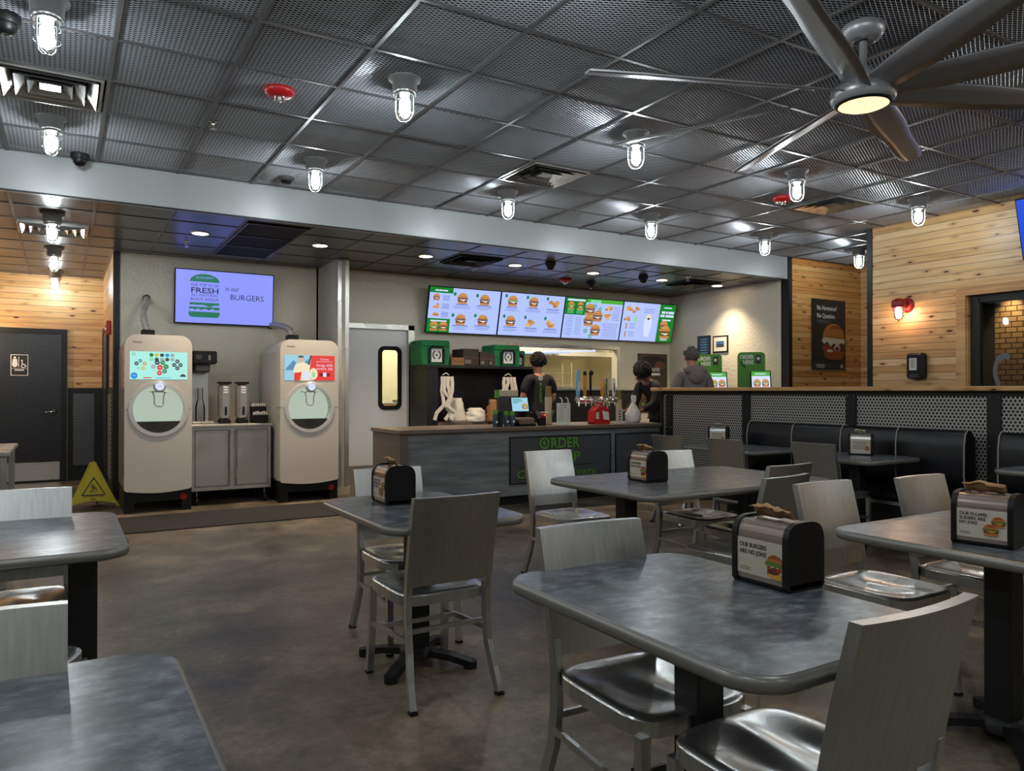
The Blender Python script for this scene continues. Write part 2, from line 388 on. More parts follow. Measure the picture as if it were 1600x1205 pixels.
_txt = {}
def text_geo(body, bold=False):
    key = (body, bold)
    if key not in _txt:
        cu = bpy.data.curves.new('t', 'FONT'); cu.body = body; cu.size = 1.0; cu.resolution_u = 2
        cu.align_x = 'LEFT'
        if bold: cu.offset = 0.018
        o = bpy.data.objects.new('t', cu); COL.objects.link(o); bpy.context.view_layer.update()
        dg = bpy.context.evaluated_depsgraph_get(); me = bpy.data.meshes.new_from_object(o.evaluated_get(dg))
        _txt[key] = ([tuple(v.co) for v in me.vertices], [tuple(p.vertices) for p in me.polygons])
        bpy.data.objects.remove(o); bpy.data.curves.remove(cu); bpy.data.meshes.remove(me)
    return _txt[key]
class Art:       # flat printing on a plane: origin, u axis, v axis (metres)
    def __init__(s, o, u, v, mb=None):
        s.o = Vector(o); s.u = Vector(u).normalized(); s.w = Vector(v).normalized(); s.n = s.u.cross(s.w); s.mb = mb or MB(); s.k = 1
    def P(s, u, v, k=None): return s.o+s.u*u+s.w*v+s.n*0.0007*(k if k is not None else s.k)
    def poly(s, pts, m, k=1): s.mb.add([s.P(u, v, k) for u, v in pts], [tuple(range(len(pts)))], m); return s
    def rect(s, u0, v0, u1, v1, m, k=1): return s.poly([(u0,v0),(u1,v0),(u1,v1),(u0,v1)], m, k)
    def ell(s, cu, cv, ru, rv, m, k=2, n=16, a0=0, a1=2*PI):
        return s.poly([(cu+ru*math.cos(a0+(a1-a0)*i/n), cv+rv*math.sin(a0+(a1-a0)*i/n)) for i in range(n+(0 if a1-a0 > 6.2 else 1))], m, k)
    def text(s, u, v, size, body, m, k=3, align='L', width=None, bold=False):
        vs, fs = text_geo(body, bold)
        w = max(p[0] for p in vs); sx = size if width is None else width/w
        off = {'L': 0, 'C': -w*sx/2, 'R': -w*sx}[align]
        s.mb.add([s.P(u+off+p[0]*sx, v+p[1]*size, k) for p in vs], fs, m); return s
    def lines(s, u0, u1, v, n, dv, h, m, k=2, jit=0.25):
        for i in range(n):
            w = (u1-u0)*(1-jit*random.random()); c = (u0+u1)/2
            s.rect(c-w/2, v-i*dv, c+w/2, v-i*dv+h, m, k)
        return s
    def star(s, cu, cv, r, m, k=3):
        c = (cu, cv)
        for i in range(5):
            a = PI/2+2*PI*i/5
            s.poly([c, (cu+r*0.42*math.cos(a-PI/5), cv+r*0.42*math.sin(a-PI/5)), (cu+r*math.cos(a), cv+r*math.sin(a)), (cu+r*0.42*math.cos(a+PI/5), cv+r*0.42*math.sin(a+PI/5))], m, k)
        return s
    def burger(s, cu, cv, w, h, bun='bun', bun2='bun_dark', let='lettuce', pat='patty', ch='cheese', k=2):
        s.ell(cu, cv+h*0.12, w*0.46, h*0.40, bun, k+2, 14, 0, PI)
        s.ell(cu, cv+h*0.3, w*0.3, h*0.16, bun2, k+3, 12, 0, PI)
        pts = [(cu-w*0.5, cv+h*0.12)]+[(cu-w*0.5+w*i/8, cv+h*(0.12 if i % 2 else 0.0)-h*0.04) for i in range(9)]+[(cu+w*0.5, cv+h*0.14)]
        s.poly(pts[::-1], let, k+1)
        s.rect(cu-w*0.44, cv-h*0.2, cu+w*0.44, cv+h*0.02, pat, k)
        s.poly([(cu-w*0.4, cv-h*0.02), (cu+w*0.4, cv-h*0.02), (cu+w*0.1, cv-h*0.16)][::-1], ch, k+1)
        s.poly([(cu-w*0.45, cv-h*0.2), (cu-w*0.4, cv-h*0.4), (cu+w*0.4, cv-h*0.4), (cu+w*0.45, cv-h*0.2)], bun, k+1)
        return s

# ------------------------------------------------------------------ the setting
BY = 7.46      # bulkhead plane
ZU, ZL = 3.325, 3.0
XW = 8.56      # right timber wall
mb = MB().box(-4, 13.2, -3.2, 13.4, -0.1, 0.0, 'concrete'); struct(mb, 'floor')
mb = MB().box(-4, 11.3, -3.2, BY+0.12, ZU+0.045, ZU+0.12, 'plenum'); struct(mb, 'ceiling')
# expanded metal panels: one strand mesh
def ceiling_mesh():
    P = 0.65; nx, ny = 12, 25
    cw, ch = (P-0.02)/nx, (P-0.02)/ny
    X0, Y0 = 0.257, 4.15
    quads = []
    def tile(ox, oy, tilt, sub):
        w = 0.0032; q = []
        hx, hy = cw/2, ch/2
        for j in range(ny):
            for i in range(nx):
                cx, cy = ox+0.01+cw*(i+0.5), oy+0.01+ch*(j+0.5)
                pts = [(cx-hx,cy),(cx,cy+hy),(cx+hx,cy),(cx,cy-hy)]
                for k in range(4):
                    (ax, ay), (bx, by) = pts[k], pts[(k+1) % 4]
                    dz = -tilt*0.0014
                    q.append([(ax, ay-w/2, -dz), (bx, by-w/2, -dz), (bx, by+w/2, dz), (ax, ay+w/2, dz)])
        return q
    base = np.array(tile(0, 0, 1, 0), dtype=np.float32)
    flip = base.copy(); flip[:, :, 2] *= -1
    out = []
    rnd = random.Random(3)
    for a in range(-4, 17):
        for b in range(-7, 6):
            ox, oy = X0+a*P, Y0+b*P
            if oy+P < 0.2 or oy > BY or ox > 11.2: continue
            if (a, b) in HOLES: continue
            if ox > XW and oy+P < 5.6: continue
            s = base.copy(); s[:, :, 2] *= 1.0-0.75*(rnd.random() < 0.3)*rnd.random()
            s[:, :, 0] += ox; s[:, :, 1] += oy; s[:, :, 2] += ZU+rnd.uniform(-0.002, 0.002)
            s = s[s[:, :, 1].max(axis=1) < BY]
            out.append(s)
    v = np.concatenate(out).reshape(-1, 3); nq = len(v)//4
    me = bpy.data.meshes.new('ceiling')
    me.vertices.add(len(v)); me.vertices.foreach_set('co', v.ravel())
    me.loops.add(len(v)); me.loops.foreach_set('vertex_index', np.arange(len(v), dtype=np.int32))
    me.polygons.add(nq); me.polygons.foreach_set('loop_start', np.arange(0, len(v), 4, dtype=np.int32)); me.polygons.foreach_set('loop_total', np.full(nq, 4, dtype=np.int32))
    me.materials.append(M['ceiling_mesh']); me.update(calc_edges=True)
    o = bpy.data.objects.new('ceiling', me); COL.objects.link(o); tag(o, kind='structure')
HOLES = {(-1, 2), (5, 2), (10, 1)}
ceiling_mesh()
mb = MB()
for a in range(-6, 18):
    x = 0.257+a*0.65
    if x > 11.0: break
    y0 = -3.1 if x < XW-0.1 else 5.62
    mb.box(x-0.012, x+0.012, y0, BY, ZU-0.012, ZU+0.006, 'tee')
for b in range(-11, 6):
    y = 4.15+b*0.65
    if y > BY: break
    mb.box(-4, XW-0.002 if y < 5.6 else 11.05, y-0.012, y+0.012, ZU-0.011, ZU+0.006, 'tee')
struct(mb, 'trim_1')
# lower tiled ceiling
mb = MB().box(-4, 9.38, BY+0.12, 13.2, ZL, ZL+0.1, 'ceiling_tile'); struct(mb, 'ceiling')
mb = MB()
for a in range(-6, 15):
    x = 0.257+a*0.65
    if x < 9.3: mb.box(x-0.012, x+0.012, BY+0.12, 10.0 if x > 3 else (10.2 if x > 0.6 else 12.8), ZL-0.006, ZL+0.004, 'tile_tee')
for b in range(0, 9):
    y = 8.02+b*0.65
    mb.box(-4, 9.28 if y < 10 else 0.5, y-0.01, y+0.01, ZL-0.005, ZL+0.004, 'tile_tee')
struct(mb, 'trim_2')
mb = MB().box(-4, 9.35, BY, BY+0.12, ZL-0.004, ZU+0.04, 'bulkhead').box(-4, 9.35, BY-0.003, BY+0.01, ZL-0.018, ZL-0.004, 'black_paint'); struct(mb, 'trim_3')
# walls
mb = MB().box(-4.12, -4, -3.2, 12.9, 0, ZU+0.1, 'wall_paint'); struct(mb, 'wall_left')
mb = MB().box(-4, 8.7, -3.3, -3.2, 0, ZU+0.1, 'wall_paint'); struct(mb, 'wall_back')
# right timber wall with the window opening
WY0, WY1, WZ0, WZ1 = 1.6, 4.49, 0.9, 2.37
mb = MB()
mb.box(XW, XW+0.14, WY1, 5.61, 0, ZU+0.04, 'pine_y').box(XW, XW+0.14, -3.2, WY0, 0, ZU+0.04, 'pine_y')
mb.box(XW, XW+0.14, WY0, WY1, 0, WZ0, 'pine_y').box(XW, XW+0.14, WY0, WY1, WZ1, ZU+0.04, 'pine_y'); struct(mb, 'wall_right')
mb = MB().box(XW-0.012, XW+0.15, 5.61, 5.675, 0, ZU+0.03, 'black_paint'); struct(mb, 'trim_4')
mb = MB()
mb.box(XW-0.03, XW+0.0, WY1, WY1+0.1, WZ0-0.1, WZ1+0.1, 'oak_cap').box(XW-0.03, XW, WY0, WY1, WZ1, WZ1+0.1, 'oak_cap')
mb.box(XW, XW+0.14, WY1-0.012, WY1+0.002, WZ0, WZ1, 'oak_cap').box(XW-0.05, XW+0.14, WY0, WY1, WZ0-0.03, WZ0, 'oak_cap'); struct(mb, 'trim_5')
mb = MB()
mb.box(XW+0.05, XW+0.12, WY1-0.11, WY1-0.012, WZ0, WZ1, 'black_paint').box(XW+0.05, XW+0.12, WY0, WY1-0.1, WZ1-0.08, WZ1, 'black_paint')
mb.box(XW+0.05, XW+0.12, WY0, WY1-0.1, WZ0, WZ0+0.06, 'black_paint').box(XW+0.05, XW+0.12, WY0, WY0+0.06, WZ0, WZ1, 'black_paint'); win = struct(mb, 'window_1')
gl = MB().box(XW+0.08, XW+0.088, WY0, WY1-0.1, WZ0, WZ1-0.06, 'window_glass').build('pane', win)
a = Art((XW+0.078, 4.2, 0), (0, -1, 0), (0, 0, 1))
for i in range(10):
    a0, a1 = R(60+i*18), R(60+(i+1)*18)
    a.poly([(0.06+rr*0.6*math.cos(q), 1.53+rr*math.sin(q)) for q, rr in ((a0,0.2),(a0,0.13),(a1,0.13),(a1,0.2))][::-1], 'grey_plastic')
a.mb.build('logo_decal', win)
# the vestibule seen through the window
mb = MB().box(10.6, 10.7, 1.2, 5.2, 0, 3.0, 'brick_tile').box(10.6, 11.07, 5.2, 5.5, 0, 3.0, 'restroom_paint').box(XW+0.14, 11.07, 5.5, 5.6, 0, ZU+0.04, 'restroom_paint').box(XW+0.14, 10.7, 1.1, 1.2, 0, 3.0, 'restroom_paint'); struct(mb, 'wall_vestibule')
mb = MB().box(XW+0.14, 10.7, 1.2, 5.5, 2.75, 2.82, 'plenum'); struct(mb, 'ceiling')
lamp('vestibule_lamp', 'SPOT', (10.45, 4.98, 2.7), 45, (1, 0.68, 0.36), 0.04, (0, R(-8), 0), R(75))
lamp('vestibule_lamp', 'SPOT', (10.45, 3.8, 2.7), 45, (1, 0.68, 0.36), 0.04, (0, R(-8), 0), R(80))
# timber niche wall beyond (with the burger poster)
mb = MB().box(9.36, 11.2, BY, BY+0.12, 0, ZU+0.04, 'pine_x'); struct(mb, 'wall_niche')
mb = MB().box(11.07, 11.19, 5.5, BY, 0, ZU+0.04, 'pine_y'); struct(mb, 'wall_niche')
mb = MB().box(9.30, 9.375, BY-0.02, BY+0.12, 0, ZU+0.03, 'black_paint'); struct(mb, 'trim_6')
# right wall of the order area
mb = MB().box(9.3, 9.4, BY+0.1, 10.1, 0, ZL, 'wall_panel'); struct(mb, 'wall_order')
# back wall behind the counter with door and pass-through openings
DX0, DX1, DZ = 3.27, 4.27, 2.2
PX0, PX1, PZ0, PZ1 = 6.0, 8.1, 1.38, 2.02
mb = MB()
mb.box(3.13, DX0, 10.0, 10.12, 0, ZL, 'wall_panel').box(DX0, DX1, 10.0, 10.12, DZ, ZL, 'wall_panel').box(DX1, PX0, 10.0, 10.12, 0, ZL, 'wall_panel')
mb.box(PX0, PX1, 10.0, 10.12, 0, PZ0, 'wall_panel').box(PX0, PX1, 10.0, 10.12, PZ1, ZL, 'wall_panel').box(PX1, 9.4, 10.0, 10.12, 0, ZL, 'wall_panel')
struct(mb, 'wall_front')
mb = MB().box(0.6, 3.0, 10.2, 10.3, 0, ZL, 'wall_panel'); struct(mb, 'wall_alcove')
mb = MB().box(3.0, 3.13, 9.25, 10.2, 0, ZL, 'wall_paint'); struct(mb, 'wall_stub')
mb = MB()
for x0 in (2.992, 3.088):
    mb.box(x0, x0+0.05, 9.243, 9.25, 0.05, ZL-0.01, 'stainless')
mb.box(2.994, 3.0, 9.25, 9.3, 0.05, ZL-0.01, 'stainless').box(3.13, 3.136, 9.25, 9.31, 0.05, ZL-0.01, 'stainless'); struct(mb, 'trim_7')
mb = MB().box(2.98, 3.15, 9.235, 10.0, 0, 0.1, 'cream_trim'); struct(mb, 'baseboard_stub')
mb = MB().box(0.53, 0.60, 10.17, 10.3, 0, ZL, 'black_paint'); struct(mb, 'trim_8')
# restroom corridor: timber above, black framed perforated wainscot below
mb = MB().box(-4, -0.02-0.96, 12.8, 12.92, 0, ZL, 'pine_l').box(-0.98, 0.55, 12.8, 12.92, 2.22, ZL, 'pine_l').box(0.0, 0.55, 12.8, 12.92, 0, 2.22, 'pine_l'); struct(mb, 'wall_restroom')
mb = MB().box(0.535, 0.6, 10.3, 12.9, 0, ZL, 'pine_y'); struct(mb, 'wall_corridor')
mb = MB().box(0.08, 0.53, 12.785, 12.8, 0, 1.36, 'black_paint').box(0.15, 0.42, 12.78, 12.786, 0.22, 1.28, 'perf_x'); struct(mb, 'wainscot_restroom')
mb = MB().box(0.525, 0.535, 10.3, 12.8, 0, 1.36, 'black_paint').box(0.519, 0.526, 10.4, 11.4, 0.22, 1.28, 'perf_y'); struct(mb, 'wainscot_corridor')
# restroom door
mb = MB().box(-0.98, -0.91, 12.76, 12.82, 0, 2.22, 'black_paint').box(0.0, 0.07, 12.76, 12.82, 0, 2.22, 'black_paint').box(-0.91, 0.0, 12.76, 12.82, 2.15, 2.22, 'black_paint'); struct(mb, 'trim_9')
d = MB().box(-0.905, -0.003, 12.79, 12.83, 0.012, 2.148, 'hammered_black'); d = struct(d, 'door_1')
MB().box(-0.86, -0.02, 12.782, 12.79, 0.03, 0.29, 'stainless').build('kick_plate', d)
hm = MB().lathe([(0.03, 0), (0.03, 0.012), (0.012, 0.02), (0.012, 0.06)], 'chrome', 16, T=Matrix.Translation((-0.085, 12.79, 1.02)) @ Matrix.Rotation(R(90), 4, 'X'))
hm.tube([(-0.085, 12.735, 1.02), (-0.14, 12.73, 1.02), (-0.2, 12.735, 1.015)], 0.011, 'chrome'); hm.build('door_handle', d)
a = Art((-0.62, 12.788, 1.54), (1, 0, 0), (0, 0, 1))
a.rect(0, 0, 0.21, 0.3, 'text_white', 1); a.rect(0.008, 0.008, 0.202, 0.292, 'sign_black', 2)
for cx in (0.05,): a.ell(cx, 0.255, 0.016, 0.016, 'text_white', 4); a.poly([(cx-0.025,0.235),(cx-0.035,0.15),(cx-0.015,0.12),(cx+0.015,0.12),(cx+0.035,0.15),(cx+0.025,0.235)], 'text_white', 4)
a.rect(0.093, 0.12, 0.1, 0.27, 'text_white', 4)
a.ell(0.15, 0.135, 0.028, 0.028, 'text_white', 4); a.ell(0.152, 0.138, 0.019, 0.019, 'sign_black', 5); a.ell(0.135, 0.215, 0.012, 0.012, 'text_white', 6); a.poly([(0.13,0.2),(0.133,0.155),(0.17,0.15),(0.185,0.12),(0.192,0.125),(0.175,0.163),(0.145,0.168),(0.142,0.2)][::-1], 'text_white', 6)
a.rect(0.01, 0.098, 0.2, 0.102, 'text_white', 4)
for i in range(6): a.rect(0.05+0.019*i, 0.068, 0.064+0.019*i, 0.088, 'text_white', 4)
a.mb.build('restroom_plate', d)
mb = MB().box(0.5, 0.535, 11.15, 11.22, 0, 2.2, 'black_paint').box(0.5, 0.535, 11.22, 12.2, 2.13, 2.2, 'black_paint').box(0.5, 0.535, 12.2, 12.27, 0, 2.2, 'black_paint'); struct(mb, 'trim_10')
d = MB().box(0.51, 0.53, 11.22, 12.2, 0.01, 2.13, 'hammered_black'); struct(d, 'door_2')
# kitchen door with its window
mb = MB()
mb.box(DX1-0.005, DX1+0.085, 9.965, 10.02, 0, DZ+0.06, 'stainless').box(DX0-0.14, DX1+0.085, 9.965, 10.02, DZ-0.01, DZ+0.06, 'stainless').box(DX0-0.14, DX0, 9.965, 10.02, 0, DZ, 'stainless'); struct(mb, 'trim_11')
wx0, wx1, wz0, wz1 = 3.86, 4.14, 1.09, 1.92
mb = MB()
for b_ in ((DX0, wx0, 0.01, DZ-0.01), (wx1, DX1-0.01, 0.01, DZ-0.01), (wx0, wx1, 0.01, wz0), (wx0, wx1, wz1, DZ-0.01)):
    mb.box(b_[0], b_[1], 10.02, 10.06, b_[2], b_[3], 'door_white')
door = struct(mb, 'door_3')
mb = MB(); ring(mb, rrect(wx0-0.035, wx1+0.035, wz0-0.035, wz1+0.035, 0.09), rrect(wx0+0.02, wx1-0.02, wz0+0.02, wz1-0.02, 0.05), 10.0, 10.03, 'rubber', 'y'); mb.build('window_gasket', door)
MB().box(wx0, wx1, 10.035, 10.04, wz0, wz1, 'clear_glass').build('pane', door)
MB().box(3.9, 3.94, 10.0, 10.02, 0.1, 0.2, 'stainless').box(DX0, DX1-0.02, 10.01, 10.02, 0.02, 0.28, 'stainless').build('kick_plate', door)
# kitchen behind
mb = MB().box(3.0, 9.4, 12.4, 12.5, 0, ZL, 'kitchen_wall').box(3.0, 3.1, 10.12, 12.4, 0, ZL, 'kitchen_wall').box(9.3, 9.4, 10.12, 12.4, 0, ZL, 'kitchen_wall'); struct(mb, 'wall_kitchen')
mb = MB(); ring(mb, [(PX0-0.06,PZ0-0.04),(PX1+0.06,PZ0-0.04),(PX1+0.06,PZ1+0.05),(PX0-0.06,PZ1+0.05)], [(PX0,PZ0),(PX1,PZ0),(PX1,PZ1),(PX0,PZ1)], 9.985, 10.13, 'stainless', 'y')
mb.box(PX0-0.05, PX1+0.1, 9.8, 10.0, PZ0-0.04, PZ0, 'stainless'); mb.box(PX1-0.006, PX1, 9.986, 10.13, PZ0, PZ1, 'cream_trim'); struct(mb, 'trim_12')
lamp('kitchen_lamp', 'AREA', (6.5, 11.3, 2.96), 150, (1, 0.95, 0.8), 0.3, (0, 0, 0), None, 4.0)
bpy.data.objects['kitchen_lamp'].rotation_euler = (0, 0, R(90))
# floor mat in front of the drinks
tag(MB().bbox(0.45, 2.85, 7.74, 8.72, 0, 0.012, 'mat_dark', 0.006).build('floor_mat'), 'long dark rubber floor mat in front of the drink machines', 'mat')
mb = MB().box(3.13, 3.2, 10.0-0.012, 10.0, 0, 0.1, 'cream_trim').box(0.6, 3.0, 10.188, 10.2, 0, 0.1, 'black_paint'); struct(mb, 'baseboard_front')
# ------------------------------------------------------------------ ceiling fixtures
def jar_light(label, loc, group=None):
    t = thing('ceiling_light', label, 'light', loc, 0, group)
    m = MB().lathe([(0.105,0),(0.105,-0.012),(0.08,-0.02),(0.078,-0.085),(0.07,-0.09)], 'lamp_grey', 24); m.build('canopy', t)
    m = MB().lathe([(0.072,-0.088),(0.072,-0.11),(0.064,-0.112)], 'galvanised', 24); m.build('collar', t)
    m = MB().lathe([(0.052,-0.11),(0.052,-0.2),(0.046,-0.235),(0.03,-0.262),(0.0,-0.27)], 'clear_glass', 20, cap=False); m.build('jar', t)
    m = MB().lathe([(0.02,-0.115),(0.02,-0.135),(0.034,-0.15),(0.037,-0.2),(0.028,-0.236),(0.0,-0.25)], 'bulb', 10, cap=False); m.build('bulb', t)
    m = MB()
    for k in range(4):
        a = PI/4+k*PI/2; c, s = math.cos(a), math.sin(a)
        m.tube([(0.062*c,0.062*s,-0.11),(0.062*c,0.062*s,-0.21),(0.052*c,0.052*s,-0.25),(0.03*c,0.03*s,-0.274),(0,0,-0.282)], 0.0025, 'galvanised', 5)
    for z, r in ((-0.15,0.062),(-0.215,0.062)):
        m.tube([(r*math.cos(2*PI*k/20), r*math.sin(2*PI*k/20), z) for k in range(20)], 0.0025, 'galvanised', 5, closed=True)
    m.build('cage', t)
    return t
cm, bk = 'caged glass jar light on the mesh ceiling', 'jar lights on the mesh ceiling'
jl = jar_light('caged jar ceiling light nearest the top left corner', (-0.07, 4.5, ZU), bk)
for x, y, lb in ((-0.07,6.43,'caged jar ceiling light at the left, between the square vent and the white bulkhead'),(1.88,4.46,'large caged jar ceiling light right of the nearer red alarm'),
    (3.82,4.48,'caged jar ceiling light just left of the lower fan blades'),(1.88,6.43,'caged jar ceiling light above the left television, by the bulkhead'),(3.84,6.46,'caged jar ceiling light beside the middle square vent'),
    (5.74,6.47,'caged jar ceiling light by the bulkhead, above the last menu screens'),(5.74,4.5,'caged jar ceiling light beside the farther red alarm, right of the fan tips'),(7.67,6.5,'caged jar ceiling light right above the end of the white bulkhead'),
    (7.66,4.5,'caged jar ceiling light hanging in front of the right timber wall'),(9.61,6.5,'caged jar ceiling light in the timber niche above the burger poster')):
    dup(jl, (x, y, ZU), 0, lb)
for y, lb in ((8.3,'first jar light on the low ceiling, in front of the long vent'),(10.3,'middle jar light of the three on the low ceiling before the restroom'),(12.3,'farthest jar light, over the restroom door')):
    dup(jl, (-0.08, y, ZL), 0, lb, 'jar lights on the low ceiling to the restroom')
# square diffusers
def diffuser(label, loc, w, l, cat='vent', dark=False, z=0, group=None):
    t = thing('ceiling_vent', label, cat, (loc[0], loc[1], z), 0, group)
    mt = 'black_paint' if dark else 'stainless'
    m = MB()
    def sq(h): return [(-w*h,-l*h),(w*h,-l*h),(w*h,l*h),(-w*h,l*h)]
    ring(m, sq(0.5), sq(0.47), -0.02, 0.0, mt); m.build('frame', t)
    MB().box(-w*0.5, w*0.5, -l*0.5, l*0.5, 0.03, 0.035, 'plenum').build('backing', t)
    for i, (ho, hi) in enumerate(((0.45,0.36),(0.33,0.24),(0.21,0.12))):
        m = MB(); o, q = sq(ho), sq(hi)
        vs = [(x,y,0.02) for x,y in q]+[(x,y,-0.03) for x,y in o]
        m.add(vs, [(k,(k+1)%4,4+(k+1)%4,4+k) for k in range(4)], mt); m.build('vane', t)
    MB().box(-w*0.1, w*0.1, -l*0.1, l*0.1, -0.012, -0.006, mt).build('centre_plate', t)
    return t
diffuser('square steel ceiling vent at the upper left, between two jar lights', (-0.07, 5.77), 0.6, 0.6, z=ZU)
diffuser('square steel ceiling vent in the middle of the mesh ceiling', (3.83, 5.77), 0.6, 0.6, z=ZU)
diffuser('dark square ceiling vent behind the fan near the niche', (7.08, 5.12), 0.6, 0.6, z=ZU)
t = diffuser('louvred vent on the low ceiling behind the first jar light', (-0.08, 9.07), 0.62, 0.6, z=ZL)
diffuser('flat black vent in the low ceiling left of the menu screens', (4.5, 8.5), 0.6, 0.6, dark=True, z=ZL-0.004)
diffuser('flat black vent in the low ceiling right of the menu screens', (8.45, 8.55), 0.6, 0.6, dark=True, z=ZL-0.004)
t = thing('ceiling_grille', 'black open grille of three bays in the low ceiling above the left television', 'vent', (1.887, 8.68, ZL-0.006))
MB().box(-0.31, 0.31, -0.98, 0.98, -0.002, 0.004, 'plenum').build('backing', t)
m = MB()
ring(m, [(-0.31,-0.98),(0.31,-0.98),(0.31,0.98),(-0.31,0.98)], [(-0.295,-0.96),(0.295,-0.96),(0.295,0.96),(-0.295,0.96)], -0.012, 0.002, 'tile_tee')
m.build('frame', t)
for y in (-0.33, 0.32): MB().box(-0.295, 0.295, y, y+0.02, -0.012, 0.002, 'tile_tee').build('bar', t)
m = MB().box(-0.295, 0.295, -0.01, 0.0, 0.0, 0.003, 'plenum')
m.build('baffle', t)
# cameras, alarms, detector, sprinklers
def dome_cam(label, loc):
    t = thing('security_camera', label, 'camera', loc)
    MB().lathe([(0.07,0),(0.07,-0.03),(0.062,-0.05)], 'black_plastic', 24).build('housing', t)
    MB().lathe([(0.052,-0.045),(0.05,-0.075),(0.03,-0.1),(0,-0.108)], 'chrome' if 0 else 'black_plastic', 20).build('dome', t)
    MB().lathe([(0.022,-0.085),(0.018,-0.108),(0,-0.116)], 'chrome', 12).build('lens', t)
dome_cam('black dome camera at the top left corner of the mesh ceiling', (-0.26, 4.8, ZU))
dome_cam('black dome camera on the edge of the white bulkhead at left', (0.125, 7.3, ZU))
dome_cam('black dome camera in the low ceiling above the middle menu screens', (5.46, 8.1, ZL))
dome_cam('black dome camera in the low ceiling nearest the last menu screen', (7.3, 8.4, ZL))
dome_cam('small black dome camera in the low ceiling close to the menu screens', (6.95, 9.2, ZL))
def alarm(label, loc):
    t = thing('fire_alarm', label, 'alarm', loc)
    MB().lathe([(0.095,0),(0.1,-0.012),(0.09,-0.035),(0.06,-0.05),(0.0,-0.052)], 'red_plastic', 28).build('body', t)
    MB().lathe([(0.035,-0.048),(0.03,-0.075),(0,-0.085)], 'clear_glass', 14).lathe([(0.012,-0.05),(0.012,-0.07),(0,-0.072)], 'white_plastic', 8).build('strobe', t)
    a = Art((-0.045, 0.06, -0.046), (1,0,0), (0,-0.97,0.25)); a.text(0.05, -0.03, 0.028, 'FIRE', 'text_white', 6, 'C'); a.mb.build('lettering', t)
alarm('red round fire alarm on the mesh ceiling at left', (1.235, 5.05, ZU))
alarm('red round fire alarm on the mesh ceiling at right, by a jar light', (6.38, 5.18, ZU))
alarm('red round fire alarm in the low ceiling above the menu screens', (6.47, 9.2, ZL))
t = thing('fire_alarm', 'red wall strobe on the timber wall left of the drink machines', 'alarm', (0.533, 10.75, 2.12))
MB().bbox(-0.05, 0, -0.06, 0.06, -0.09, 0.09, 'red_plastic', 0.01).build('body', t); MB().bbox(-0.07, -0.048, -0.03, 0.03, -0.05, 0.02, 'clear_glass', 0.008).build('strobe', t)
t = thing('smoke_detector', 'grey round detector on the mesh ceiling next to the bulkhead', 'detector', (1.8, 7.1, ZU))
MB().lathe([(0.075,0),(0.075,-0.02),(0.06,-0.035)], 'dark_grey', 24).build('base', t); MB().lathe([(0.05,-0.03),(0.045,-0.055),(0,-0.06)], 'black_plastic', 20).build('cover', t)
def sprinkler(label, loc):
    t = thing('sprinkler', label, 'sprinkler', loc)
    MB().lathe([(0.035,0),(0.03,-0.006),(0.01,-0.01),(0.01,-0.035)], 'chrome', 16).build('escutcheon', t)
    m = MB().lathe([(0.02,-0.055),(0.022,-0.058)], 'chrome', 12); m.tube([(0.012,0,-0.03),(0.014,0,-0.045),(0.004,0,-0.057)], 0.003, 'chrome', 5).tube([(-0.012,0,-0.03),(-0.014,0,-0.045),(-0.004,0,-0.057)], 0.003, 'chrome', 5); m.build('deflector', t)
for px, y, z, lb in ((0.96,5.9,ZU,'small chrome sprinkler in the mesh ceiling below the left red alarm'),(4.3,2.4,ZU,'small chrome sprinkler in the mesh ceiling right of the fan hub'),(1.2,9.1,ZL,'chrome sprinkler behind the downlight above the left television'),(7.9,8.1,ZL,'chrome sprinkler in the low ceiling before the right end of the bulkhead'),(4.85,9.1,ZL,'chrome sprinkler above the first menu screen')):
    sprinkler(lb, (px, y, z))
# recessed downlights
lbs = ['recessed downlight above the left television','recessed downlight above the right drink machine','recessed downlight above the first menu screen','recessed downlight above the second menu screen','recessed downlight above the third menu screen','recessed downlight above the fourth menu screen','recessed downlight nearest the order area side wall']
r0 = None
for i, x in enumerate((1.26, 2.55, 3.88, 5.18, 6.48, 7.78, 8.95)):
    if r0 is None:
        r0 = thing('downlight', lbs[0], 'light', (x, 8.53, ZL), 0, 'recessed downlights in the low ceiling')
        m = MB(); ring(m, rrect(-0.095,0.095,-0.095,0.095,0.0949,6), rrect(-0.08,0.08,-0.08,0.08,0.0799,6), -0.008, 0.0, 'white_plastic'); m.build('trim_ring', r0)
        MB().lathe([(0.08,-0.006),(0.0,-0.006)], 'downlight_lens', 20, cap=False).build('lens', r0)
    else: dup(r0, (x, 8.53, ZL), 0, lbs[i])
    lamp('downlight_beam', 'SPOT', (x, 8.53, ZL-0.02), 115 if i < 6 else 150, (1, 0.8, 0.56), 0.07, (0, 0, 0), R(104))
# ceiling fan
t = thing('ceiling_fan', 'large grey ceiling fan with eight blades and a round warm light', 'fan', (3.74, 2.5, ZU), 0)
MB().lathe([(0.0,0),(0.085,0),(0.11,-0.02),(0.112,-0.05),(0.09,-0.085),(0.05,-0.105),(0.045,-0.095),(0,-0.095)], 'fan_metal', 32, cap=False).build('canopy', t)
MB().lathe([(0.02,-0.09),(0.02,-0.24),(0.034,-0.242),(0.034,-0.262),(0.045,-0.265),(0.045,-0.278)], 'fan_metal', 20).build('downrod', t)
MB().lathe([(0.03,-0.27),(0.075,-0.29),(0.08,-0.32),(0.06,-0.335),(0.12,-0.34),(0.165,-0.36),(0.172,-0.395),(0.16,-0.425),(0.143,-0.442),(0.13,-0.442)], 'fan_metal', 40).build('motor_housing', t)
MB().lathe([(0.146,-0.44),(0.14,-0.45),(0.128,-0.45)], 'black_paint', 40, cap=False).build('lens_ring', t)
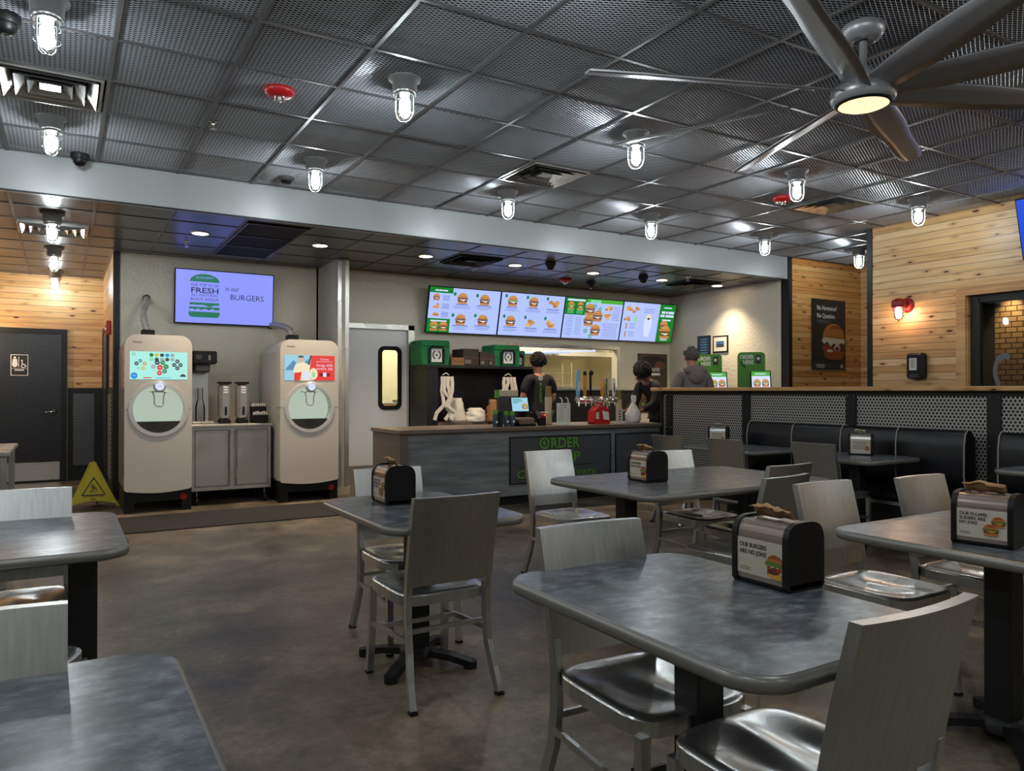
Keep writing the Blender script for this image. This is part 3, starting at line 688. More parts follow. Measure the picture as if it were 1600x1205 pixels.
MB().lathe([(0.13,-0.447),(0.11,-0.456),(0.06,-0.462),(0,-0.464)], 'fan_light', 32).build('lamp_shade', t)
for k in range(8):
    a = R(22+45*k); m = MB(); n = 12; top = []; L = 1.42
    rows = []
    for i in range(n+1):
        s = i/n; r = 0.15+L*s*0.98; w = 0.075+0.02*math.sin(PI*min(1,s*1.6)); w = w if s < 0.9 else w*(1-(s-0.9)*2.2)
        pitch = -R(22-8*s); zc = -0.375+0.02*s; 
        rows.append([(r, u*w*math.cos(pitch), zc+u*w*math.sin(pitch)+th) for th in (-0.005, 0.005) for u in ((-1,-0.4,0.3,1) if th < 0 else (1,0.3,-0.4,-1))])
    for i in range(n):
        vs = rows[i]+rows[i+1]; m.add(vs, [(q,(q+1)%8,8+(q+1)%8,8+q) for q in range(8)], 'blade', True)
    m.add(rows[0], [tuple(range(8))], 'blade'); m.add(rows[-1], [tuple(range(7,-1,-1))], 'blade')
    o = m.build('blade', t); o.rotation_euler = (0, 0, a)
lamp('fan_glow', 'AREA', (3.74, 2.5, ZU-0.475), 5, (1, 0.72, 0.4), 0.22)

# ------------------------------------------------------------------ chairs
def make_chair(label, loc, rz):
    t = thing('dining_chair', label, 'chair', loc, rz, None)
    # seat: rounded square dished with two hollows
    m = MB(); nr, na = 14, 56; hx, hy = 0.208, 0.225
    def outline(a):
        p = 5.0; c, s = math.cos(a), math.sin(a); q = (abs(c)**p+abs(s)**p)**(-1/p); return hx*q*c, hy*q*s
    def zz(x, y, rr):
        d = 0.0
        for sx in (-1, 1): d -= 0.02*math.exp(-(((x-sx*0.082)/0.07)**2+((y-0.01)/0.13)**2))
        d -= 0.008*math.exp(-((x/0.12)**2+((y+0.12)/0.07)**2))
        d += 0.006*math.exp(-((x/0.03)**2+((y-0.12)/0.09)**2))
        return 0.462+d*min(1, (1-rr)*4) - (0.006 if rr > 0.99 else 0)
    vs = [(0,0,zz(0,0,0))]; fs = []
    for j in range(1, nr+1):
        rr = j/nr
        for k in range(na):
            x, y = outline(2*PI*k/na); vs.append((x*rr, y*rr, zz(x*rr, y*rr, rr)))
    for k in range(na):
        x, y = outline(2*PI*k/na); vs.append((x*1.01, y*1.01, 0.452))
    for k in range(na): fs.append((0, 1+k, 1+(k+1)%na))
    for j in range(nr):
        for k in range(na): fs.append((1+j*na+k, 1+(j+1)*na+k, 1+(j+1)*na+(k+1)%na, 1+j*na+(k+1)%na))
    m.add(vs, fs, 'polished_aluminium', True); m.build('seat', t)
    m = MB(); o = [(x*1.01, y*1.01) for x, y in (outline(2*PI*k/40) for k in range(40))]; i = [(x*0.94, y*0.94) for x, y in o]
    ring(m, o, i, 0.41, 0.4525, 'aluminium'); m.build('seat_frame', t)
    # back plate between two stiles, gently hollow
    m = MB(); n = 10; rows = []
    def yb(z): return -0.222-0.085*((z-0.46)/0.42)**1.25 if z > 0.46 else -0.222
    def plate(z0, z1, x0, x1, th, mt, nz=5):
        g_ = []
        for s in range(2):
            for j in range(nz+1):
                z = z0+(z1-z0)*j/nz
                for k in range(n+1):
                    x = x0+(x1-x0)*k/n; bow = 0.022*(1-(x/0.21)**2)*((z-0.46)/0.42)
                    g_.append((x, yb(z)-bow+(th/2 if s else -th/2), z))
        st = (n+1)*(nz+1); f = []
        for j in range(nz):
            for k in range(n):
                a = j*(n+1)+k; f.append((a, a+1, a+n+2, a+n+1)); f.append((st+a, st+a+n+1, st+a+n+2, st+a+1))
        m.add(g_, f, mt, True)
        e = [k for k in range(n+1)]; tp = [nz*(n+1)+k for k in range(n+1)]
        m.add(g_, [(e[k], st+e[k], st+e[k+1], e[k+1]) for k in range(n)]+[(tp[k], tp[k+1], st+tp[k+1], st+tp[k]) for k in range(n)]+
              [(j*(n+1), (j+1)*(n+1), st+(j+1)*(n+1), st+j*(n+1)) for j in range(nz)]+[(j*(n+1)+n, st+j*(n+1)+n, st+(j+1)*(n+1)+n, (j+1)*(n+1)+n) for j in range(nz)], mt, False)
    plate(0.498, 0.88, -0.203, 0.203, 0.03, 'aluminium'); m.build('backrest', t)
    for sx in (-1, 1):
        x = sx*0.187
        # rear leg runs up past the seat into the stile of the back
        xf = sx*0.203; pts = [(xf, -0.308, 0.012), (sx*0.197, -0.268, 0.11), (x, -0.236, 0.22), (x, -0.22, 0.34), (x, -0.219, 0.46), (x, yb(0.5), 0.5), (x, yb(0.55)+0.0, 0.55)]
        MB().tube(pts, 0.014, 'aluminium', flat=(0.026, 0.034)).box(xf-0.016, xf+0.016, -0.328, -0.292, 0, 0.012, 'rubber').build('leg', t)
        pf = [(x, 0.196, 0.415), (x, 0.2, 0.25), (x+sx*0.004, 0.212, 0.1), (x+sx*0.006, 0.222, 0.012)]
        MB().tube(pf, 0.014, 'aluminium', flat=(0.03, 0.03)).box(x+sx*0.006-0.015, x+sx*0.006+0.015, 0.207, 0.237, 0, 0.012, 'rubber').build('leg', t)
    for sx in (-1, 1): MB().tube([(sx*0.192, -0.232, 0.27), (sx*0.192, 0.2, 0.24)], 0.01, 'aluminium', flat=(0.014, 0.022)).build('stretcher', t)
    MB().tube([(-0.19, -0.228, 0.31), (0.19, -0.228, 0.31)], 0.01, 'aluminium', flat=(0.014, 0.02)).build('stretcher', t)
    MB().tube([(-0.19, 0.09, 0.25), (0.19, 0.09, 0.25)], 0.01, 'aluminium', flat=(0.014, 0.02)).build('stretcher', t)
    return t
ch = make_chair('aluminium chair seen from behind at the small central table, its back to the camera', (1.435, 3.14, 0), 0)
CH = [('aluminium chair at the far side of the central table, behind its napkin dispenser', (1.6, 3.74, 0), 180),
 ('large aluminium chair at the bottom right, back to the camera at the foreground table', (1.493, 1.19, 0), 0),
 ('aluminium chair tucked under the far left side of the foreground right table', (1.50, 1.70, 0), 178),
 ('aluminium chair pulled out in front of the ORDER UP lettering of the counter', (3.08, 4.3, 0), 180),
 ('aluminium chair tucked under the middle four-seat table behind its napkin dispenser', (3.85, 3.83, 0), 180),
 ('nearer of two turned-away aluminium chairs right of the middle table', (3.18, 2.9, 0), 8),
 ('farther of two turned-away aluminium chairs right of the middle table', (3.72, 3.29, 0), 3),
 ('aluminium chair facing the camera just right of the foreground napkin dispenser', (3.15, 2.02, 0), 180),
 ('aluminium chair facing the camera behind the left end of the far right table', (3.81, 1.93, 0), 180),
 ('leftmost aluminium chair facing the wall bench, nearest the service counter', (5.43, 5.56, 0), -90),
 ('aluminium chair facing the wall bench in front of the farther bench table', (5.5, 4.87, 0), -90),
 ('aluminium chair facing the wall bench at the bench table with the chrome dispenser', (5.74, 4.12, 0), -88),
 ('aluminium chair behind the upper left table, facing the camera', (-0.16, 3.68, 0), 180),
 ('aluminium chair facing the camera behind the bottom left table', (-0.19, 1.51, 0), 180),
 ('aluminium chair turned sideways between the two left tables, mostly hidden', (-0.2, 2.84, 0), -116)]
for lb, loc, a in CH: dup(ch, loc, R(a), lb)

# ------------------------------------------------------------------ tables
def table(label, x0, x1, y0, y1, cols, z=0.75, rot45=True, arm=0.29):
    cx, cy = (x0+x1)/2, (y0+y1)/2
    t = thing('dining_table', label, 'table', (cx, cy, 0))
    hx, hy = (x1-x0)/2, (y1-y0)/2
    MB().prism(rrect(-hx+0.006, hx-0.006, -hy+0.006, hy-0.006, 0.1, 8), z-0.036, z, 'laminate').build('tabletop', t)
    # rounded edge band
    m = MB(); prof = [(0.0,z-0.0005),(0.008,z-0.004),(0.013,z-0.012),(0.013,z-0.026),(0.008,z-0.036),(-0.01,z-0.041)]
    rows = [rrect(-hx-d+0.006, hx+d-0.006, -hy-d+0.006, hy+d-0.006, 0.1+d, 8) for d, _ in prof]; n = len(rows[0])
    vs = [(p[0], p[1], prof[j][1]) for j, r in enumerate(rows) for p in r]
    m.add(vs, [(j*n+k, (j+1)*n+k, (j+1)*n+(k+1)%n, j*n+(k+1)%n) for j in range(len(rows)-1) for k in range(n)], 'edge_band', True)
    m.build('edge_band', t)
    for px, py in cols:
        x, y = px-cx, py-cy
        MB().bbox(x-0.05, x+0.05, y-0.05, y+0.05, 0.06, z-0.05, 'black_paint', 0.008).build('column', t)
        m = MB().bbox(x-0.16, x+0.16, y-0.025, y+0.025, z-0.06, z-0.036, 'black_paint', 0.004); m.bbox(x-0.025, x+0.025, y-0.2, y+0.2, z-0.058, z-0.036, 'black_paint', 0.004); m.build('top_plate', t)
        m = MB().lathe([(0.085,0.03),(0.08,0.07),(0.06,0.085)], 'black_paint', 20, c=(x,y,0))
        for k in range(4):
            a = R((42 if rot45 else 0)+90*k); c, s = math.cos(a), math.sin(a)
            m.tube([(x+0.03*c,y+0.03*s,0.055),(x+arm*0.6*c,y+arm*0.6*s,0.045),(x+arm*c,y+arm*s,0.022)], 0.03, 'black_paint', flat=(0.055,0.03))
            m.cyl((x+arm*0.96*c,y+arm*0.96*s), 0.032, 0.0, 0.035, 'black_paint', 14)
        m.build('base', t)
    return t
table('small two-seat grey table alone in the middle of the floor', 1.165, 1.845, 2.9, 3.9, [(1.49, 3.38)])
table('large grey foreground table at right with the OUR BURGERS dispenser', 1.165, 1.88, 1.0, 2.0, [(1.5, 1.5)])
table('four-seat grey table in the middle, left of the stacked chair backs', 2.72, 4.3, 3.08, 4.1, [(2.99, 3.6), (4.07, 3.6)])
table('grey table cut by the right edge with the FI-LAFEL dispenser', 2.73, 4.25, 1.0, 2.0, [(3.09, 1.49), (3.9, 1.49)])
table('grey table at the left edge, upper of the two left tables', -1.26, 0.214, 3.05, 4.05, [(0.075, 3.42), (-0.95, 3.42)], rot45=False, arm=0.2)
table('grey table at the bottom left corner of the view', -1.26, 0.214, 0.85, 1.83, [(-0.15, 1.35), (-0.9, 1.35)])
table('grey table at the wall bench, nearest the service counter', 5.62, 6.4, 4.9, 6.0, [(6.0, 5.45)], z=0.74)
table('grey table at the wall bench holding the chrome dispenser', 5.67, 6.44, 3.74, 4.5, [(5.95, 4.05)], z=0.74)
table('grey table end at the right edge beside the second bench', 5.93, 6.44, 2.2, 2.95, [(6.2, 2.5)], z=0.74)

# ------------------------------------------------------------------ napkin dispensers
def dispenser(label, loc, deg, kind):
    # local: advert faces -Y, long axis X
    t = thing('napkin_dispenser', label, 'napkin dispenser', loc, R(deg), None); t.scale = (0.94, 0.94, 1.0)
    hw, hd, H = 0.108, 0.085, 0.19
    side = [(-hd,0.012),(-hd+0.012,0.0),(hd-0.012,0.0),(hd,0.012)]+[(hd*abs(math.cos(q))**0.6*(1 if math.cos(q) > 0 else -1), H-0.06+0.066*math.sin(q)**0.75) for q in [PI*k/20 for k in range(21)]]
    m = MB()
    for sx in (-1, 1): m.prism(side, sx*hw, sx*(hw-0.02), 'black_plastic', 'x')
    m.bbox(-hw, hw, -hd+0.006, hd-0.006, 0.0, 0.03, 'black_plastic', 0.005); m.build('body', t, 0.003)
    ins = [(y*0.93, min(z, H)*0.97+0.004) for y, z in side]
    MB().prism(ins, -hw+0.019, hw-0.019, 'smoked_cover' if kind != 'plain' else 'galvanised', 'x', smooth=False).build('cover', t)
    a = Art((-hw+0.02, -hd*0.93-0.001, 0.03), (1,0,0), (0,0,1)); w = 2*hw-0.04; h = 0.105
    a.rect(0, 0, w, h, 'card_cream', 1)
    if kind == 'burger':
        a.text(0.01, h-0.026, 0.0185, 'OUR BURGERS', 'text_dark', 3, 'L', 0.105, bold=True); a.text(0.01, h-0.046, 0.0185, 'ARE NO JOKE!', 'text_dark', 3, 'L', 0.105, bold=True)
        a.ell(w-0.029, 0.05, 0.029, 0.021, 'bun_dark', 4, 18, 0, PI); a.ell(w-0.029, 0.049, 0.029, 0.01, 'bun', 5, 18, 0, PI)
        a.poly([(w-0.066,0.047),(w-0.06,0.038),(w-0.052,0.043),(w-0.045,0.035),(w-0.036,0.041),(w-0.027,0.033),(w-0.018,0.04),(w-0.01,0.034),(w-0.002,0.038),(w-0.002,0.05),(w-0.058,0.052)], 'lettuce', 6)
        a.rect(w-0.052, 0.018, w-0.003, 0.04, 'cream', 4); a.ell(w-0.03, 0.025, 0.02, 0.01, 'patty', 6); a.rect(w-0.056, 0.012, w-0.047, 0.038, 'meat_red', 6); a.ell(w-0.012, 0.03, 0.01, 0.006, 'tomato', 7)
        a.poly([(w-0.053,0.016),(w-0.045,0.004),(w-0.003,0.002),(w-0.003,0.02),(w-0.03,0.015)], 'cheese', 8)
        a.lines(0.01, 0.055, 0.018, 2, 0.006, 0.0022, 'text_grey')
    elif kind == 'slider':
        for i, s_ in enumerate(('OUR FI-LAFEL', 'SLIDERS ARE', 'NO JOKE.')): a.text(0.01, h-0.024-0.016*i, 0.0165, s_, 'text_dark', 3, 'L', (0.1, 0.093, 0.066)[i], bold=True)
        a.burger(w-0.03, 0.062, 0.05, 0.042, k=3); a.burger(w-0.055, 0.032, 0.055, 0.046, k=8)
        a.lines(0.01, 0.05, 0.018, 2, 0.006, 0.0022, 'text_grey')
    else:
        a.lines(0.02, w-0.02, h-0.02, 4, 0.018, 0.007, 'text_grey'); a.burger(w-0.03, 0.03, 0.04, 0.04, k=3)
    a.mb.build('advert_card', t)
    # paper napkin sticking out of the slot
    nap = []; n = 10; rnd = random.Random(len(label)); T_ = kind == 'plain'
    for i in range(n+1):
        x = (-0.085+0.15*i/n)*(0.6 if T_ else 1)
        for j in range(4): nap.append((x+0.004*rnd.uniform(-1,1), 0.005-0.02*j*0.6+0.006*math.sin(i*1.1+j), H+0.002+(0,0.022,0.036,0.03)[j]*(1.1-0.5*abs(i/n-0.4))+0.004*rnd.uniform(-1,1)))
    m = MB().add(nap, [(i*4+j, i*4+4+j, i*4+5+j, i*4+j+1) for i in range(n) for j in range(3)], 'napkin' if not T_ else 'cream', True)
    o = m.build('napkin', t); q = o.modifiers.new('solid', 'SOLIDIFY'); q.thickness = 0.002
dispenser('black napkin dispenser with the OUR BURGERS ARE NO JOKE card on the foreground table', (1.82, 1.50, 0.75), -90, 'burger')
dispenser('black napkin dispenser with the FI-LAFEL SLIDERS card on the far right table', (2.965, 1.48, 0.75), -80, 'slider')
dispenser('small napkin dispenser on the small central table', (1.455, 3.595, 0.75), -90, 'slider')
dispenser('napkin dispenser with a brown napkin on the middle four-seat table', (3.18, 3.62, 0.75), -92, 'burger')
dispenser('black napkin dispenser on the bench table nearest the service counter', (6.17, 5.86, 0.74), -58, 'plain')
dispenser('chrome fronted napkin dispenser on the bench table in the middle of the bench', (6.23, 4.2, 0.74), -60, 'plain')

# ------------------------------------------------------------------ half wall and bench
XH = 6.75
t = thing('partition', 'low black framed partition with perforated metal panels and an oak cap', 'partition', (XH, 2.0, 0))
MB().bbox(-0.1, 0.2, -2.0, 5.52, 1.32, 1.362, 'oak_cap', 0.006).build('cap', t)
MB().box(0.02, 0.14, -2.0, 5.36, 0.0, 1.32, 'black_paint').build('core', t)
m = MB().box(-0.015, 0.16, -2.0, 5.4, 1.275, 1.32, 'black_paint').box(-0.015, 0.16, -2.0, 5.4, 0.0, 0.1, 'black_paint'); m.build('rail', t)
for yy in (5.25, 3.98, 2.645, 1.31, -0.02, -1.35): 
    m = MB().box(-0.02, 0.165, yy-0.05, yy+0.06, 0.0, 1.3, 'black_paint')
    for z in (0.45, 0.85, 1.27):
        for dy in (-0.03, 0.04): m.lathe([(0.008,0),(0.006,0.004),(0,0.005)], 'chrome', 8, T=Matrix.Translation((-0.021, yy+dy, z)) @ Matrix.Rotation(R(-90), 4, 'Y'))
    m.build('post', t)
m = MB().box(-0.02, 0.165, 5.37, 5.42, 0, 1.3, 'black_paint'); m.build('post', t)
for a_, b_ in ((5.31,5.37),(4.04,5.2),(2.705,3.93),(1.37,2.595),(0.04,1.26),(-1.29,-0.07)): MB().box(0.0, 0.02, a_, b_, 0.1, 1.275, 'perf_y').build('panel', t)
def bench(label, ya, segs):
    t = thing('upholstered_bench', label, 'bench', (6.1, ya, 0))
    y = 0
    for i, w in enumerate(segs):
        m = MB(); prof = [(0.40,0.42),(0.37,0.60),(0.375,0.85),(0.395,0.95),(0.43,0.985),(0.5,0.98),(0.56,0.9),(0.56,0.42)]
        m.prism([(x, z) for x, z in prof], y+0.006, y+w-0.006, 'black_vinyl', 'y', smooth=True); m.build('backrest_cushion', t)
        m = MB()
        for yy in ((y, y+w) if i == len(segs)-1 else (y,)): m.tube([(x-0.004, yy, z+0.003) for x, z in prof[:6]], 0.006, 'piping', 6)
        m.build('piping', t)
        MB().bbox(-0.02, 0.42, y+0.004, y+w-0.004, 0.38, 0.47, 'black_vinyl', 0.03).build('seat_cushion', t)
        y += w
    MB().box(0.06, 0.55, 0, y, 0.0, 0.38, 'black_paint').build('base', t)
    MB().box(0.02, 0.06, 0, y, 0.34, 0.37, 'galvanised').build('trim_strip', t)
bench('long black vinyl wall bench with pale piping against the partition', 3.42, [0.6, 0.565, 0.565, 0.585])
bench('black vinyl bench end with pale piping at the right edge', 1.0, [0.54, 0.54, 0.54, 0.535])
# ------------------------------------------------------------------ drink machines
def circ(cx, cz, r, n=40, a0=0, a1=2*PI): return [(cx+r*math.cos(a0+(a1-a0)*k/n), cz+r*math.sin(a0+(a1-a0)*k/n)) for k in range(n if a1-a0 > 6.2 else n+1)]
def drink_machine(label, x, y, Wd, ad):
    t = thing('drink_dispenser', label, 'drink machine', (x, y, 0))
    D, H, z0 = 0.98, 1.93, 0.22
    # side outline (y,z) lower and upper: rounded shoulder to the rear
    up = [(0.0,0.98),(0.0,H-0.16),(0.03,H-0.06),(0.1,H-0.01),(0.2,H),(D-0.08,H),(D,H-0.06),(D,0.98)]
    lo = [(0.03,z0),(0.0,z0+0.06),(0.0,0.974),(D,0.974),(D,z0)]
    # front shell: rounded-top outline with a round opening, pieces around the opening
    def shell(z_a, z_b, name, top):
        m = MB(); n = 40; cz, r = 1.12, 0.255; cx = Wd/2
        # half ring outline between the opening and the shell edge
        if top:
            outer = [(Wd, z_a), (Wd, z_b-0.12)]+[(Wd-0.12+0.12*math.cos(q), z_b-0.12+0.12*math.sin(q)) for q in [PI/2*k/8 for k in range(1, 9)]]+[(0.12+0.12*math.cos(q), z_b-0.12+0.12*math.sin(q)) for q in [PI/2+PI/2*k/8 for k in range(0, 9)]]+[(0, z_a)]
            a0, a1 = 0.0, PI
        else:
            outer = [(Wd, z_b), (Wd, z_a+0.02), (Wd-0.02, z_a)]+[(Wd-0.02-(Wd-0.04)*k/6, z_a-0.03*math.sin(PI*k/6)) for k in range(1, 6)]+[(0.02, z_a), (0, z_a+0.02), (0, z_b)]
            a0, a1 = 0.0, -PI
        no = len(outer); L = [0]
        for k in range(1, no): L.append(L[-1]+math.hypot(outer[k][0]-outer[k-1][0], outer[k][1]-outer[k-1][1]))
        def at(s):
            s *= L[-1]
            for k in range(1, no):
                if s <= L[k]+1e-9:
                    f = (s-L[k-1])/max(1e-9, L[k]-L[k-1]); return (outer[k-1][0]+(outer[k][0]-outer[k-1][0])*f, outer[k-1][1]+(outer[k][1]-outer[k-1][1])*f)
            return outer[-1]
        ss = sorted(set([k/n for k in range(n+1)]+[l/L[-1] for l in L])); vs = []; fs = []
        zc = cz
        for s in ss:
            a = a0+(a1-a0)*s; ix, iz = cx+r*math.cos(a), (z_a if top else z_b)+r*math.sin(a)
            o_ = at(s)
            vs += [(ix, 0.0, iz), (o_[0], 0.0, o_[1]), (o_[0], D*0.2, o_[1]), (ix, 0.12, iz)]
        for k in range(len(ss)-1):
            b = 4*k; c = b+4
            fs += [(b,c,c+1,b+1), (b+1,c+1,c+2,b+2), (b,b+3,c+3,c)]
        m.add(vs, fs, 'machine'); return m
    MBs = shell(1.123, H-0.0, 'front_panel', True); MBs.build('front_panel', t)
    shell(z0+0.02, 1.117, 'lower_panel', False).build('lower_panel', t)
    m = MB().prism([(0.02,z0),(Wd-0.02,z0),(Wd-0.004,z0+0.05),(Wd-0.004,H-0.14),(Wd-0.05,H-0.05),(Wd-0.13,H-0.012),(0.13,H-0.012),(0.05,H-0.05),(0.004,H-0.14),(0.004,z0+0.05)], 0.19, D, 'machine_side', 'y'); m.build('housing', t)
    cx, cz = Wd/2, 1.12
    m = MB(); ring(m, circ(cx, cz, 0.298), circ(cx, cz, 0.258), -0.012, 0.006, 'ring', 'y')
    m.build('opening_ring', t)
    # niche: lit bowl back and dark drip tray
    m = MB().prism(circ(cx, cz, 0.257), 0.118, 0.124, 'bowl_light', 'y'); m.build('niche_light', t)
    m = MB().prism(circ(cx, cz, 0.255, 24, PI+0.55, 2*PI-0.55), 0.004, 0.117, 'drip_dark', 'y'); m.build('drip_tray', t)
    # nozzle
    m = MB(); T_ = Matrix.Translation((cx, -0.07, cz+0.25)) @ Matrix.Rotation(R(90), 4, 'X')
    m.lathe([(0.05,-0.1),(0.062,-0.03),(0.062,0.0),(0.05,0.01)], 'ring', 28, T=T_); m.build('nozzle', t)
    b = Art((cx, -0.0815, cz+0.25), (1,0,0), (0,0,1)); b.ell(0, 0, 0.043, 0.043, 's_white', 1, 24); b.lines(-0.02, 0.02, 0.006, 2, 0.012, 0.004, 's_grey'); b.mb.build('push_button', t)
    m = MB().bbox(cx-0.085, cx+0.085, -0.04, 0.1, cz+0.185, cz+0.2, 'ring', 0.004)
    m.tube([(cx-0.06,0.0,cz+0.185),(cx-0.045,0.0,cz+0.13),(cx-0.045,0.0,cz+0.06),(cx-0.02,0.0,cz+0.03),(cx+0.03,0.0,cz+0.03),(cx+0.045,0.0,cz+0.06),(cx+0.045,0.0,cz+0.13),(cx+0.06,0.0,cz+0.185)], 0.008, 'white_plastic', 8); m.build('cup_rest', t)
    # screen
    a = Art((0.05, -0.002, 1.445), (1,0,0), (0,0,1)); sw, sh = Wd-0.1, 0.30
    if not ad:
        a.rect(0, 0, sw, sh, 's_aqua', 1)
        cols = ['s_green','s_gold','s_dark','s_blue','s_grey','s_mint','s_dark','s_grey','s_dark','s_grey']
        for i in range(5):
            for j in range(2): a.ell(0.21+0.052*i, sh-0.035-0.047*j, 0.021, 0.02, cols[i+5*j], 3)
        for cx_, cz_, r_, c_ in ((0.29,0.185,0.026,'s_dark'),(0.35,0.185,0.025,'s_green'),(0.25,0.14,0.024,'s_grey'),(0.32,0.13,0.03,'s_red'),(0.385,0.14,0.026,'s_green'),(0.37,0.09,0.024,'s_badge'),(0.315,0.07,0.026,'s_red'),
            (0.07,0.17,0.021,'s_dark'),(0.11,0.2,0.018,'s_teal'),(0.155,0.17,0.021,'s_fries'),(0.09,0.125,0.016,'s_mint'),(0.14,0.12,0.02,'s_gold'),(0.51,0.2,0.022,'s_dark'),(0.51,0.125,0.022,'s_dark'),(0.475,0.16,0.022,'s_dark'),(0.545,0.16,0.022,'s_dark'),(0.045,0.04,0.034,'s_blue'),(0.04,0.27,0.02,'s_mint')):
            if cx_ < sw: a.ell(cx_*sw/0.62, cz_, r_, r_, c_, 3); a.rect(cx_*sw/0.62-r_*0.5, cz_-0.003, cx_*sw/0.62+r_*0.5, cz_+0.003, 's_white', 5)
        a.ell(sw-0.045, 0.03, 0.03, 0.03, 's_dark', 3, 16, 0, PI); a.rect(0.13, 0.012, 0.21, 0.024, 's_red', 3); a.lines(0.24, 0.42, 0.014, 1, 0.01, 0.006, 's_blue')
    else:
        a.rect(0, 0, sw, sh, 's_pos', 1); a.poly([(0,0.12),(0.1,0.24),(0.18,0.17),(0.28,0.26),(0.3,0.12)], 's_mountain', 2)
        a.poly([(sw*0.56,0),(sw,0),(sw,sh),(sw*0.53,sh),(sw*0.48,0.1)], 's_red', 4); a.poly([(sw*0.5,sh),(sw*0.42,0.1),(sw*0.45,0.1),(sw*0.535,sh)], 's_dark', 5)
        a.poly([(0.12,0.0),(0.3,0.0),(0.29,0.1),(0.3,0.18),(0.22,0.22),(0.13,0.2),(0.1,0.13)], 's_cream', 6); a.poly([(0.11,0.0),(0.18,0.0),(0.2,0.1),(0.11,0.09)], 's_red', 7)
        a.ell(0.19, 0.25, 0.032, 0.04, 's_skin', 7); a.ell(0.19, 0.272, 0.036, 0.024, 's_dark', 8, 12, 0, PI); a.ell(0.34, 0.08, 0.05, 0.07, 's_cream', 6); a.ell(0.25, 0.06, 0.04, 0.05, 's_white', 9); a.ell(0.34, 0.07, 0.02, 0.035, 's_mint', 8)
        a.text(sw*0.79, 0.245, 0.035, 'Coca', 's_white', 8, 'C', 0.1); a.rect(sw*0.62, 0.225, sw*0.95, 0.229, 's_white', 8)
        a.text(sw*0.79, 0.17, 0.045, 'Swag with', 's_white', 8, 'C', 0.2); a.text(sw*0.79, 0.13, 0.045, "every sip", 's_white', 8, 'C', 0.2); a.rect(sw*0.68, 0.05, sw*0.9, 0.09, 'dark_red', 7); a.rect(sw*0.76, 0.045, sw*0.83, 0.095, 's_white', 8)
    o = a.mb.build('screen', t)
    a = Art((0.05, -0.002, 1.84), (1,0,0), (0,0,1)); a.text(0.03, 0.0, 0.03, 'freestyle', 'dark_grey', 1, 'L', 0.09); a.mb.build('badge', t)
    # stand
    m = MB().prism([(0.0,z0+0.03),(Wd,z0+0.03),(Wd,0.0),(Wd-0.1,0.0),(Wd-0.1,0.12),(0.1,0.12),(0.1,0.0),(0.0,0.0)][::-1], 0.03, 0.1, 'black_plastic', 'y')
    m.box(0.01, 0.08, 0.1, D-0.02, 0.0, z0+0.02, 'black_plastic').box(Wd-0.08, Wd-0.01, 0.1, D-0.02, 0.0, z0+0.02, 'black_plastic'); m.build('stand', t)
    a = Art((Wd-0.08, 0.029, 0.15), (1,0,0), (0,0,1)); a.ell(0, 0, 0.035, 0.035, 'dark_red', 1, 20); a.mb.build('sticker', t)
    # hose block on top
    MB().bbox(Wd*0.3, Wd*0.3+0.14, 0.5, 0.62, H-0.01, H+0.09, 'black_plastic', 0.01).build('connector', t)
    return t
drink_machine('tall rounded beverage dispenser at left with a pale green flavour screen', 0.575, 8.97, 0.67, False)
drink_machine('tall rounded beverage dispenser at right with a red advert screen', 2.2, 8.93, 0.70, True)
def hose(label, x, y, pts):
    t = thing('supply_hose', label, 'hose', (x, y, 2.01))
    m = MB(); P = []
    for i in range(len(pts)-1):
        for k in range(6):
            f = k/6; P.append(tuple(pts[i][q]*(1-f)+pts[i+1][q]*f for q in range(3)))
    P.append(pts[-1]); rs = [0.036+0.006*math.sin(i*2.3) for i in range(len(P))]
    m.tube(P, rs, 'wrap', 12); m.build('sleeve', t)
    MB().ellip(pts[-1], 0.045, 0.045, 0.05, 'black_plastic', 14, 8).build('elbow', t)
hose('grey wrapped supply hose rising from the left beverage dispenser', 0.84, 9.53, [(0,0,0),(-0.03,0.02,0.12),(-0.04,0.06,0.22),(0.02,0.2,0.36),(0.05,0.62,0.44)])
hose('short grey wrapped supply hose on the right beverage dispenser', 2.47, 9.49, [(0,0,0),(0.0,0.05,0.08),(-0.03,0.2,0.13),(-0.07,0.45,0.17),(-0.1,0.66,0.18)])
# ------------------------------------------------------------------ stainless cabinet between them
t = thing('steel_cabinet', 'two-door stainless steel cabinet on castors between the beverage dispensers', 'cabinet', (1.275, 9.2, 0))
MB().box(0.0, 0.88, 0.03, 0.8, 0.2, 0.9, 'stainless').build('body', t)
MB().bbox(-0.01, 0.9, -0.03, 0.82, 0.9, 0.935, 'stainless', 0.008).build('worktop', t)
m = MB(); ring(m, [(0,0.17),(0.88,0.17),(0.88,0.9),(0,0.9)], [(0.03,0.21),(0.85,0.21),(0.85,0.87),(0.03,0.87)], 0.0, 0.03, 'stainless', 'y'); m.box(0.415, 0.465, 0.0, 0.03, 0.21, 0.87, 'stainless'); m.build('front_frame', t)
for x0, x1, hx in ((0.035,0.41,0.395),(0.47,0.845,0.485)):
    d = MB().bbox(x0, x1, -0.004, 0.02, 0.22, 0.865, 'stainless', 0.006).build('door', t)
    MB().bbox(hx-0.008, hx+0.008, -0.02, -0.004, 0.22, 0.865, 'chrome', 0.003).build('handle', d)
for x in (0.06, 0.82):
    for y in (0.06, 0.74):
        m = MB().cyl((x, y), 0.012, 0.1, 0.18, 'chrome', 10); m.lathe([(0.05,-0.014),(0.05,0.014)], 'rubber', 18, T=Matrix.Translation((x, y, 0.05)) @ Matrix.Rotation(R(90), 4, 'Y')); m.build('castor', t)
